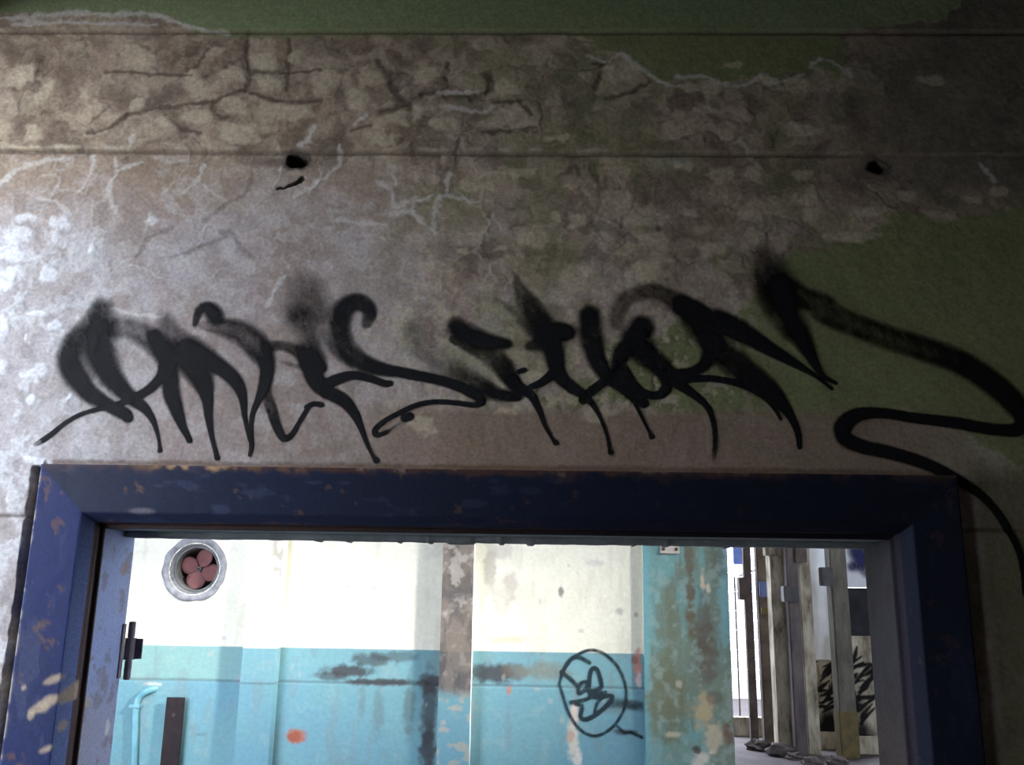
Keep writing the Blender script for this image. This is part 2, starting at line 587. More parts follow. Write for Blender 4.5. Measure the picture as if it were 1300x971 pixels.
PATCHES += [tile(430, 0, S, p) for p in (
    [(290, 420, 25, 42), (240, 455, 20, 22), (360, 450, 34, 28), (130, 520, 45, 34), (215, 530, 18, 26), (610, 440, 60, 42), (620, 330, 50, 40),
     (1060, 275, 85, 46), (320, 280, 90, 36), (70, 380, 50, 62), (120, 300, 60, 50), (560, 470, 60, 18), (550, 690, 30, 26), (490, 690, 40, 28), (810, 800, 28, 20), (900, 810, 50, 36),
     (1150, 810, 90, 36), (1170, 900, 70, 40), (590, 930, 30, 14), (470, 940, 24, 18), (1280, 620, 26, 16), (720, 880, 70, 40), (300, 660, 20, 22), (360, 680, 16, 22),
     (1060, 690, 14, 18), (690, 640, 70, 24), (830, 520, 60, 22)],)]
PATCHES += [tile(860, 0, S, p) for p in (
    [(50, 320, 40, 28), (130, 330, 60, 46), (120, 420, 60, 24), (440, 320, 76, 44), (470, 490, 76, 26), (40, 620, 45, 18), (170, 645, 56, 34), (465, 650, 52, 25),
     (480, 735, 55, 22), (500, 790, 50, 36), (265, 800, 40, 34), (150, 930, 60, 34), (650, 890, 120, 20), (850, 740, 46, 26), (1090, 750, 34, 18), (1200, 720, 40, 26),
     (330, 300, 46, 24), (200, 240, 40, 16), (950, 300, 60, 20), (60, 800, 40, 26), (700, 800, 60, 22)],)]
PATCHES += [tile(430, 320, S, p) for p in (
    [(300, 640, 50, 26), (350, 670, 30, 22), (900, 90, 60, 60), (1150, 80, 70, 46), (640, 590, 50, 18), (980, 610, 50, 24), (620, 480, 36, 30), (760, 460, 50, 30), (700, 230, 40, 36)],)]
for grp in PATCHES:
    for px, py, rx, rz in grp:
        c = on_plane([(px, py)], Y0)[0]
        rx, rz = rx * PX * 1.05, rz * PX * 1.05
        i0, i1 = np.searchsorted(xs, (c[0] - 1.6 * rx, c[0] + 1.6 * rx))
        j0, j1 = np.searchsorted(zs, (c[1] - 1.6 * rz, c[1] + 1.6 * rz))
        sl = (slice(j0, j1), slice(i0, i1))
        if j1 <= j0 or i1 <= i0:
            continue
        d = ((np.abs((wx[sl] - c[0]) / rx)) ** 2.6 + (np.abs((wz[sl] - c[1]) / rz)) ** 2.6) ** (1 / 2.6)
        m = 1 - sstep(.55, 1.12, d + .8 * (n3[sl] - .5))
        rgb[sl] = blend(rgb[sl], m * .72, CREAM)
        hgt[sl] += .0006 * m
WPATCH = tile(0, 320, S, [(20, 265, 28, 32), (155, 238, 38, 12), (210, 280, 36, 28), (60, 75, 60, 34), (190, 80, 38, 36), (140, 450, 48, 38), (112, 552, 22, 18),
                          (10, 430, 30, 22), (110, 330, 12, 30), (20, 130, 40, 24), (120, 775, 40, 12), (262, 545, 10, 24), (60, 20, 60, 18)])
WPATCH += tile(0, 0, S, [(60, 880, 70, 40), (90, 820, 50, 20), (215, 830, 40, 30), (40, 945, 50, 24), (195, 890, 14, 30), (345, 930, 14, 30), (560, 830, 20, 20)])
for px, py, rx, rz in WPATCH:
    c = on_plane([(px, py)], Y0)[0]
    rx, rz = rx * PX * 1.1, rz * PX * 1.1
    i0, i1 = np.searchsorted(xs, (c[0] - 1.7 * rx, c[0] + 1.7 * rx))
    j0, j1 = np.searchsorted(zs, (c[1] - 1.7 * rz, c[1] + 1.7 * rz))
    sl = (slice(j0, j1), slice(i0, i1))
    if j1 > j0 and i1 > i0:
        d = np.hypot((wx[sl] - c[0]) / rx, (wz[sl] - c[1]) / rz)
        m = 1 - sstep(.5, 1.15, d + 1.1 * (n3[sl] - .5))
        rgb[sl] = blend(rgb[sl], m * .75, (.78, .79, .79))
        hgt[sl] += .0012 * m

# horizontal joints: each upper course stands slightly proud
jz = .004 * (vnoise(X, Z * 0, 20, 121) - .5)
hgt += .0045 * sstep(LZ1 + .003, LZ1 + .006, Z + jz * .4) + .0045 * sstep(LZ2 + .002, LZ2 + .006, Z + jz)
for lz, w, on in ((LZ1, .0045, 1.0), (LZ2, .0045, sstep(.95, .6, X)), (LZ3, .0040, ((X < XL) | (X > XR)) * 1.0)):
    g = np.exp(-((Z + jz * .5 - lz) / w) ** 2) * on
    hgt -= .005 * g
    rgb = blend(rgb, g * .65, DARK)
lip = np.exp(-((Z + jz - LZ2 - .011) / .006) ** 2) * sstep(.75, .3, X) * sstep(.3, .55, vnoise(X, Z * 0, 28, 131))
lip *= sstep(.35, .6, fbm(X, Z * 0, 14, 137, 3))
rgb = blend(rgb, lip * .6, (.55, .52, .42))
hgt += .0010 * lip
lip2 = np.exp(-((Z + jz - LZ2 + .018) / .012) ** 2) * sstep(-.9, .1, X) * sstep(.8, .5, X) * sstep(.35, .6, vnoise(X, Z * 0, 9, 133))
rgb = blend(rgb, lip2 * .45, (.40, .42, .35))

# two knocked-out fixing holes with soot around them
for (px, py, rx, rz, smx, sms) in ((375, 206, 15, 10, -60, 1.1), (1113, 212, 14, 10.5, 8, .55)):
    c = on_plane([(px, py)], Y0)[0]
    dx, dz = (wx - c[0]) / (rx * PX), (wz - c[1]) / (rz * PX)
    d = np.hypot(dx, dz)
    hgt -= .045 * (1 - sstep(.75, 1.02, d + .25 * (n3 - .5)))
    rgb = blend(rgb, (1 - sstep(.95, 1.7, d)) * .85, (.03, .027, .025))
    s = np.hypot((X - c[0] - smx * PX * .5) / (abs(smx) * PX * .75), (Z - c[1]) / (9 * PX))
    rgb = blend(rgb, (1 - sstep(.3, 1.2, s)) * sms * .5, DARK)
w = line_field(xs, zs, np.c_[ragged([(384, 227), (374, 234), (352, 240)], .001), np.linspace(.008, .002, len(ragged([(384, 227), (374, 234), (352, 240)], .001)))])
rgb[w[0]] = blend(rgb[w[0]], (1 - sstep(.4, 1.3, w[1])) * .9, (.03, .028, .03))
hgt[w[0]] -= .008 * (1 - sstep(.4, 1., w[1]))

# plaster broken away along the left edge of the frame, rust edge over the head
gap = sstep(XL - .026, XL - .020, X + .006 * (n3 - .5)) * (Z < 2.098) * (X < XL + .02)
hgt -= .035 * gap
rgb = blend(rgb, gap * .9, (.16, .125, .095))
top_edge = np.exp(-((Z - ZT - .004 - .006 * (n3 - .5)) / .006) ** 2) * (X > XL) * (X < XR)
rgb = blend(rgb, top_edge * .7, (.20, .13, .085))
hgt -= .004 * top_edge
chip = np.hypot((wx - on_plane([(48, 585)], Y0)[0][0]) / .035, (wz - on_plane([(48, 586)], Y0)[0][1]) / .016)
rgb = blend(rgb, (1 - sstep(.6, 1.1, chip)) * .9, (.8, .8, .8))

hgt += .0016 * (n3 - .5)
warm = np.maximum(sstep(-.9, -.1, X), tan_w)[..., None]        # colour warmed over the middle, right and upper part
rgb = rgb * (1 + warm * (np.array((1.03, .975, .905)) - 1))
rgb = np.clip(rgb, .01, .85)
WALL_H = hgt
keep = ~((xs[:-1, ] > XL - .001)[None, :] & (xs[1:] < XR + .001)[None, :] & (zs[1:] < ZT + .001)[:, None])
v = np.stack([X, Y0 - hgt + .01 * 0, Z], -1).reshape(-1, 3)
vv, qq, cc = compact(v, grid_quads(len(xs), len(zs), keep), rgb.reshape(-1, 3))
base_n = len(vv)
core = []
for (x0, x1, z0, z1) in ((WX0, XL + .01, 0, WH), (XR - .01, WX1, 0, WH), (XL + .01, XR - .01, ZT - .01, WH)):
    core += [(x, y, z) for x in (x0, x1) for y in (.06, .20) for z in (z0, z1)]
vv = np.vstack([vv, core])
qq = np.vstack([qq] + [BOXQ + base_n + 8 * k for k in range(3)])
cc = np.vstack([cc, np.full((24, 3), .10)])
wall_front = link_mesh('wall_front', np_mesh('wall_front', vv, qq, cc, smooth=False), M_WALL)
tag(wall_front, 'flaking plaster wall with green paint remains and black graffiti above the doorway', 'wall', kind='structure')

# ------------------------------------------------------------------ the big spray tag on the door wall
#   each stroke: zoom tile id, [(x, y, radius, density), ...], softness, hollow
TILES = {1: (30, 360, 4.045), 2: (190, 360, 4.045), 3: (330, 340, 3.735), 4: (460, 340, 3.735), 5: (620, 330, 3.735),
         6: (740, 340, 3.735), 7: (880, 310, 3.35), 8: (1030, 350, 2.626)}
STROKES = [
    ([(1, 275, 265, 50, .75), (1, 240, 340, 58, .95), (1, 240, 420, 55, 1), (1, 285, 500, 50, 1), (1, 360, 580, 42, 1), (1, 450, 632, 35, 1), (1, 520, 670, 32, 1), (1, 538, 690, 26, 1)], .30, 0),
    ([(1, 398, 135, 55, .8), (1, 385, 230, 78, 1), (1, 385, 340, 76, 1), (1, 430, 450, 58, .97), (1, 500, 540, 45, 1), (1, 570, 600, 34, 1), (1, 625, 645, 24, 1),
      (1, 665, 705, 15, 1), (1, 690, 780, 9, 1), (1, 699, 835, 9, 1), (1, 700, 858, 13, 1)], .30, 0),
    ([(1, 430, 240, 50, .6), (1, 510, 225, 50, .62), (1, 600, 255, 52, .72), (1, 680, 310, 52, .85), (1, 728, 385, 44, 1), (1, 718, 455, 33, 1), (1, 670, 520, 27, 1), (1, 600, 570, 24, 1),
      (1, 500, 615, 18, 1), (1, 400, 640, 14, 1), (1, 300, 670, 12, 1), (1, 220, 712, 12, 1), (1, 150, 768, 14, 1), (1, 100, 805, 15, 1), (1, 62, 825, 10, .6)], .28, .35),
    ([(2, 85, 195, 45, .45), (2, 120, 270, 50, .65), (2, 165, 330, 65, 1), (2, 215, 350, 68, 1), (2, 300, 392, 50, 1), (2, 390, 450, 40, 1), (2, 450, 515, 34, 1), (2, 478, 590, 22, 1),
      (2, 488, 680, 13, 1), (2, 505, 760, 11, 1), (2, 524, 825, 11, 1)], .26, 0),
    ([(2, 20, 270, 40, .85), (2, 75, 360, 45, .9), (2, 100, 440, 44, .95), (2, 110, 560, 42, 1), (2, 140, 655, 34, 1), (2, 170, 735, 21, 1), (2, 195, 785, 15, 1), (2, 205, 806, 15, 1)], .22, 0),
    ([(2, 190, 370, 70, .95), (2, 260, 480, 54, .95), (2, 295, 580, 34, 1), (2, 302, 680, 21, 1), (2, 320, 790, 12, 1), (2, 340, 870, 11, 1), (2, 347, 895, 15, 1)], .20, 0),
    ([(2, 232, 208, 14, .8), (2, 252, 145, 24, .9), (2, 292, 118, 30, .95), (2, 330, 155, 42, 1), (2, 350, 185, 34, .9)], .35, 0),
    ([(2, 270, 215, 22, .35), (2, 370, 225, 44, .78), (2, 470, 255, 56, .82), (2, 555, 325, 58, .92), (2, 600, 420, 42, 1), (2, 588, 520, 32, 1), (2, 560, 592, 20, 1), (2, 530, 665, 13, 1),
      (2, 520, 750, 12, 1), (2, 524, 830, 13, 1), (2, 515, 882, 9, 1)], .22, .30),
    ([(2, 610, 490, 25, .45), (2, 602, 570, 27, .65), (2, 628, 655, 28, .85), (2, 655, 740, 23, 1), (2, 690, 795, 19, 1), (2, 730, 775, 14, 1), (2, 770, 710, 12, 1), (2, 808, 645, 12, 1),
      (3, 222, 660, 12, 1), (3, 258, 645, 13, 1), (3, 292, 650, 14, 1)], .2, 0),
    ([(3, 180, 80, 60, .28), (3, 185, 150, 75, .42), (3, 190, 225, 62, .80), (3, 225, 300, 48, .55), (3, 240, 370, 45, .8), (3, 250, 430, 45, 1)], .65, 0),
    ([(3, 250, 90, 60, .28), (3, 280, 150, 50, .32), (3, 300, 235, 40, .45), (3, 350, 205, 40, .5)], .75, 0),
    ([(3, 30, 375, 28, .75), (3, 110, 370, 26, .72), (3, 185, 398, 32, .85), (3, 245, 440, 44, 1), (3, 292, 475, 28, 1)], .3, 0),
    ([(3, 100, 445, 9, .35), (3, 150, 460, 10, .5), (3, 200, 475, 14, .6)], .5, 0),
    ([(3, 225, 430, 42, 1), (3, 262, 530, 42, 1), (3, 310, 582, 35, 1), (3, 390, 625, 32, 1), (3, 440, 680, 25, 1), (3, 475, 750, 15, 1), (3, 505, 830, 10, 1), (3, 535, 890, 9, 1), (3, 552, 914, 15, 1)], .16, 0),
    ([(3, 300, 560, 30, 1), (3, 360, 532, 28, 1), (3, 440, 510, 22, 1), (3, 520, 525, 19, 1), (3, 590, 548, 18, 1), (3, 618, 547, 14, 1)], .18, 0),
    ([(3, 505, 262, 26, .8), (3, 518, 205, 36, .95), (3, 470, 162, 40, .92), (3, 410, 185, 46, .95), (3, 378, 265, 46, .92), (3, 385, 340, 48, .88), (3, 430, 408, 45, .88), (3, 520, 462, 36, .95),
      (3, 620, 490, 29, 1), (4, 150, 490, 27, 1), (4, 240, 507, 26, 1), (4, 350, 530, 25, 1), (4, 450, 560, 25, 1), (4, 530, 600, 26, 1), (4, 566, 634, 18, 1), (4, 530, 650, 14, 1),
      (4, 440, 640, 13, 1), (4, 350, 635, 13, 1), (4, 260, 650, 13, 1), (4, 170, 690, 12, 1), (4, 100, 730, 12, 1), (4, 60, 768, 13, 1), (4, 66, 793, 12, 1), (4, 110, 780, 10, 1),
      (4, 150, 755, 7, .5), (4, 190, 730, 6, .3)], .26, 0),
    ([(3, 300, 300, 18, .45), (3, 350, 390, 20, .5), (3, 430, 450, 22, .55), (3, 520, 492, 15, .5), (3, 600, 505, 10, .4)], .45, 0),
    ([(4, 200, 712, 20, 1), (4, 225, 704, 20, 1)], .25, 0),
    ([(4, 445, 285, 45, .95), (4, 510, 322, 46, 1), (4, 590, 348, 40, 1), (4, 685, 362, 26, .9)], .35, 0),
    ([(4, 430, 340, 20, .75), (4, 560, 395, 40, .65), (4, 640, 440, 46, .75), (4, 695, 515, 42, .95), (4, 735, 565, 32, 1), (5, 200, 640, 23, 1), (5, 240, 712, 15, 1), (5, 270, 790, 10, 1),
      (5, 305, 850, 9, 1), (5, 318, 866, 14, 1)], .22, 0),
    ([(4, 300, 200, 65, .12), (4, 265, 320, 60, .30), (4, 350, 440, 50, .35), (4, 450, 500, 46, .6), (4, 560, 562, 40, .9), (4, 640, 600, 32, 1), (4, 735, 612, 21, 1)], .4, 0),
    ([(5, 145, 530, 13, 1), (5, 170, 522, 13, 1)], .3, 0),
    ([(5, 200, 602, 14, 1), (5, 250, 582, 19, 1), (5, 300, 545, 24, 1)], .15, 0),
    ([(5, 118, 65, 12, .4), (5, 150, 140, 28, .6), (5, 190, 215, 48, .8), (5, 240, 290, 52, .92), (5, 290, 370, 55, 1), (5, 312, 450, 45, 1), (5, 332, 540, 37, 1), (5, 390, 602, 31, 1), (5, 450, 642, 22, 1),
      (5, 490, 682, 14, 1), (5, 530, 750, 9, 1), (5, 560, 830, 8, 1), (5, 574, 895, 9, 1), (5, 579, 912, 14, 1)], .24, 0),
    ([(5, 30, 190, 14, .3), (5, 100, 230, 16, .4), (5, 170, 310, 20, .6), (5, 240, 372, 26, .85)], .6, 0),
    ([(5, 340, 335, 42, 1), (5, 368, 345, 42, 1)], .25, 0),
    ([(5, 195, 408, 26, .8), (5, 240, 400, 32, .9)], .45, 0),
    ([(5, 478, 262, 46, .95), (5, 486, 360, 52, .92), (5, 510, 460, 42, .97), (5, 560, 550, 36, 1), (5, 640, 602, 35, 1), (5, 700, 652, 34, 1), (5, 738, 682, 22, 1)], .24, 0),
    ([(5, 448, 664, 22, 1), (5, 490, 620, 22, 1), (5, 545, 580, 22, 1)], .16, 0),
    ([(6, 250, 650, 10, 1), (6, 290, 730, 8, 1), (6, 318, 785, 9, 1), (6, 325, 802, 13, 1)], .2, 0),
    ([(6, 280, 280, 52, 1), (6, 245, 345, 60, 1), (6, 300, 410, 58, 1), (6, 370, 475, 44, 1), (6, 398, 545, 30, 1), (6, 378, 592, 24, 1), (6, 320, 605, 20, 1), (6, 250, 572, 25, 1),
      (6, 190, 505, 38, 1), (6, 168, 460, 36, 1), (6, 192, 400, 44, 1), (6, 245, 350, 50, 1)], .24, 0),
    ([(6, 160, 265, 32, .6), (6, 170, 190, 38, .6), (6, 230, 132, 36, .62), (6, 330, 112, 38, .68), (6, 420, 150, 42, .78), (6, 480, 195, 50, .95), (6, 555, 280, 54, .97), (6, 600, 380, 40, 1),
      (6, 582, 450, 32, 1), (6, 525, 490, 25, 1), (6, 440, 505, 27, 1), (6, 370, 480, 30, 1)], .34, .2),
    ([(6, 470, 175, 46, .97), (6, 560, 222, 46, 1), (6, 650, 272, 40, 1), (6, 747, 318, 38, 1), (7, 100, 325, 45, 1), (7, 200, 372, 44, 1), (7, 300, 432, 34, 1), (7, 400, 490, 24, 1), (7, 500, 550, 11, 1),
      (7, 550, 585, 8, 1), (7, 588, 615, 8, 1)], .2, 0),
    ([(6, 610, 340, 50, 1), (6, 680, 430, 50, .95), (7, 130, 470, 52, .92), (7, 240, 562, 52, .95), (7, 330, 632, 40, 1), (7, 400, 712, 22, 1), (7, 440, 790, 14, 1), (7, 452, 862, 11, 1)], .2, 0),
    ([(6, 430, 530, 26, 1), (6, 560, 525, 18, 1), (6, 650, 530, 16, 1), (6, 747, 550, 14, 1), (7, 100, 575, 14, 1), (7, 200, 595, 16, 1), (7, 290, 640, 14, 1), (7, 345, 700, 9, 1), (7, 370, 743, 7, 1)], .18, 0),
    ([(6, 440, 545, 28, 1), (6, 520, 600, 20, 1), (6, 580, 650, 16, 1), (6, 610, 710, 12, 1), (6, 625, 790, 10, 1), (6, 622, 865, 9, .9), (6, 618, 915, 10, .3)], .2, 0),
    ([(7, 300, 50, 48, .5), (7, 335, 140, 66, .92), (7, 368, 225, 66, 1), (7, 412, 312, 50, 1), (7, 470, 420, 38, 1), (7, 510, 500, 22, 1), (7, 550, 560, 12, 1), (7, 606, 592, 9, 1)], .34, 0),
    ([(7, 270, 150, 30, .45), (7, 320, 285, 28, .5), (7, 400, 390, 25, .6)], .6, 0),
    ([(7, 385, 175, 45, .95), (7, 470, 230, 46, .9), (7, 560, 262, 45, .88), (8, 40, 120, 38, .86), (8, 130, 160, 38, .86), (8, 250, 205, 38, .88), (8, 380, 247, 38, .92), (8, 490, 288, 38, .96),
      (8, 590, 350, 38, 1), (8, 668, 420, 36, 1), (8, 704, 472, 30, 1), (8, 685, 512, 23, 1), (8, 600, 512, 20, 1), (8, 480, 491, 20, 1), (8, 350, 475, 18, 1), (8, 230, 458, 18, 1), (8, 150, 465, 23, 1),
      (8, 105, 502, 28, 1), (8, 112, 542, 26, 1), (8, 170, 570, 24, 1), (8, 280, 595, 22, 1), (8, 400, 635, 20, 1), (8, 500, 688, 17, 1), (8, 580, 745, 14, 1), (8, 640, 822, 13, 1), (8, 688, 910, 11, 1),
      (8, 706, 985, 10, 1), (8, 712, 1060, 9, 1)], .2, .28),
]


def spray(gx, gz, strokes, Y, mpp, seed):
    GX, GZ = np.meshgrid(gx, gz)
    grain = vnoise(GX, GZ, 1 / .004, seed) * .6 + vnoise(GX, GZ, 1 / .012, seed + 1) * .4
    inv = np.ones(GX.shape)
    for pts, soft, hollow in strokes:
        rows = []
        for (t, x, y, r, dn) in pts:
            ox, oy, s = TILES[t]
            c = on_plane([(ox + x / s, oy + y / s)], Y)[0]
            rows.append((c[0], c[1], r / s * mpp, dn))
        rows = smooth_line(rows, 7)
        rows[:, 2] = np.maximum(rows[:, 2], .0015)
        rows[:, 2] *= 1 + .09 * sstep(8, 14, rows[:, 2] / mpp)      # the can was held further off on the fat strokes
        rows = np.c_[rows, rows[:, 2] / mpp]
        w = line_field(gx, gz, rows, pad=1.9)
        if not w:
            continue
        sl, d, ex = w
        d = d + (grain[sl] - .5) * .6 * soft
        sl_soft = np.clip(soft * (.45 + ex[1] / 15 + 1.1 * np.clip(1.05 - ex[0], 0, 1)), .06, .8)
        c = ex[0] * (1 - sstep(1.02 - sl_soft * 1.15, 1.04 + sl_soft * 1.25, d))
        if hollow:
            c = c * (1 - hollow * np.exp(-(d / .55) ** 2) * sstep(1.0, .85, ex[0]))
        inv[sl] *= 1 - np.clip(c, 0, 1)
    cov = 1 - inv
    streak = fbm(GX * 1.0 + .4 * GZ, GZ * .5, 60, seed + 7, 3)
    cov = cov * (1 - .20 * sstep(.50, .66, streak) * sstep(.999, .80, cov))
    return GX, GZ, np.clip(cov + (grain - .5) * .25 * cov * (1 - cov) * 4, 0, 1)


def bilinear(xs, zs, f, GX, GZ):
    i = np.clip(np.searchsorted(xs, GX) - 1, 0, len(xs) - 2)
    j = np.clip(np.searchsorted(zs, GZ) - 1, 0, len(zs) - 2)
    u = (GX - xs[i]) / (xs[i + 1] - xs[i])
    w = (GZ - zs[j]) / (zs[j + 1] - zs[j])
    return (f[j, i] * (1 - u) + f[j, i + 1] * u) * (1 - w) + (f[j + 1, i] * (1 - u) + f[j + 1, i + 1] * u) * w


def mat_spray(name, rgb):
    m, nt, bs = nodes_of(name)
    bs.inputs['Base Color'].default_value = (*rgb, 1)
    bs.inputs['Roughness'].default_value = .75
    bs.inputs['Specular IOR Level'].default_value = .2
    at = nt.nodes.new('ShaderNodeAttribute')
    at.attribute_name = 'cover'
    no = add_noise(nt, 420, 2, .5)
    ad = nt.nodes.new('ShaderNodeMath')           # speckle only where the coat is thin
    ad.operation = 'MULTIPLY_ADD'
    sub = nt.nodes.new('ShaderNodeMath')
    sub.operation = 'SUBTRACT'
    sub.inputs[1].default_value = .5
    nt.links.new(no.outputs['Fac'], sub.inputs[0])
    nt.links.new(sub.outputs[0], ad.inputs[0])
    ad.inputs[1].default_value = .25
    nt.links.new(at.outputs['Fac'], ad.inputs[2])
    mr = nt.nodes.new('ShaderNodeMapRange')
    mr.inputs['From Min'].default_value = .06
    mr.inputs['From Max'].default_value = .99
    nt.links.new(ad.outputs[0], mr.inputs['Value'])
    nt.links.new(mr.outputs['Result'], bs.inputs['Alpha'])
    return m


M_SPRAY = mat_spray('black_spray_paint', (.006, .006, .007))


def paint_part(name, gx, gz, strokes, Y, mpp, seed, surf, parent, mat, label, lift=.0012):
    GX, GZ, cov = spray(gx, gz, strokes, Y, mpp, seed)
    cm = np.maximum(np.maximum(cov[:-1, :-1], cov[1:, 1:]), np.maximum(cov[1:, :-1], cov[:-1, 1:]))
    v = np.stack([GX, surf(GX, GZ) - lift, GZ], -1).reshape(-1, 3)
    vv, qq, cv = compact(v, grid_quads(len(gx), len(gz), cm > .07), cov.reshape(-1))
    o = link_mesh(name, np_mesh(name, vv, qq, cover=cv), mat, parent)
    tag(o, label)
    return o


paint_part('graffiti_tag', np.arange(-1.22, 1.30, .0021), np.arange(1.78, 2.70, .0021), STROKES, Y0, PX, 141,
           lambda a, b: Y0 - bilinear(xs, zs, WALL_H, a, b), wall_front, M_SPRAY, 'large black spray-painted tag in looping letters with drips')

ROOFZ = 5.2
# ------------------------------------------------------------------ the rest of the front room (around the camera)
def static(name, boxes, mat, label, cat):
    return tag(link_mesh(name, boxes_mesh(name, boxes), mat), label, cat, kind='structure')


RX0, RX1, RY0 = -1.50, 2.3, -4.2
WINY0, WINY1, WINZ0, WINZ1 = -1.15, -0.06, 0.90, 3.25         # window hole in the left wall, next to the door wall
static('floor', [(-12, 14, -6, 16, -.2, 0)], M_CONC, 'dusty grey concrete floor running through all the rooms', 'floor')
static('ceiling', [(RX0 - .3, RX1 + .2, RY0 - .2, 0.2, WH, WH + .2)], M_PLAIN, 'plain grey plaster ceiling of the front room', 'ceiling')
static('wall_left', [(RX0 - .3, RX0, RY0, WINY0, 0, WH), (RX0 - .3, RX0, WINY1, .2, 0, WH), (RX0 - .3, RX0, WINY0, WINY1, 0, WINZ0),
                     (RX0 - .3, RX0, WINY0, WINY1, WINZ1, WH)], M_PLAIN, 'plaster side wall with the window that lights the room', 'wall')
static('wall_right', [(RX1, RX1 + .2, RY0, .2, 0, WH)], M_PLAIN, 'dull plaster wall at the dark side of the room', 'wall')
static('wall_rear', [(RX0 - .3, RX1 + .2, RY0 - .2, RY0, 0, WH)], M_PLAIN, 'dull plaster wall facing the doorway wall', 'wall')
wf = []
for y in np.linspace(WINY0, WINY1, 3):
    wf.append((RX0 - .18, RX0 - .12, y - .025, y + .025, WINZ0, WINZ1))
for z in (WINZ0 + .02, WINZ1 - .02):
    wf.append((RX0 - .18, RX0 - .12, WINY0, WINY1, z - .025, z + .025))
M_STEEL = mat_noise('old_grey_paint', [(.3, (.045, .045, .05)), (.7, (.08, .08, .085))], 8, rough=.6)
win = static('window_1', wf, M_STEEL, 'steel window frame without glass in the side wall', 'window')

# ------------------------------------------------------------------ the blue door frame
door = empty('door_1', (0, 0, 0))
tag(door, 'wide navy blue door frame with chipped paint and rust, no door leaf', 'door frame', kind='structure')
PROF = [(0.0, .055), (0.0, -.020), (.002, -.0225), (.109, -.0225), (.111, -.0215), (.129, .004), (.130, .006), (.131, .020), (.134, .026), (.143, .028), (.143, .190), (.0, .190)]


def fine_profile(step=.0032):
    out = []
    for a, b in zip(PROF[:-1], PROF[1:]):
        n = max(1, int(math.hypot(b[0] - a[0], b[1] - a[1]) / step))
        n = min(n, 46)
        for t in range(n):
            out.append((a[0] + (b[0] - a[0]) * t / n, a[1] + (b[1] - a[1]) * t / n))
    out.append(PROF[-1])
    return np.array(out)


fp = fine_profile()


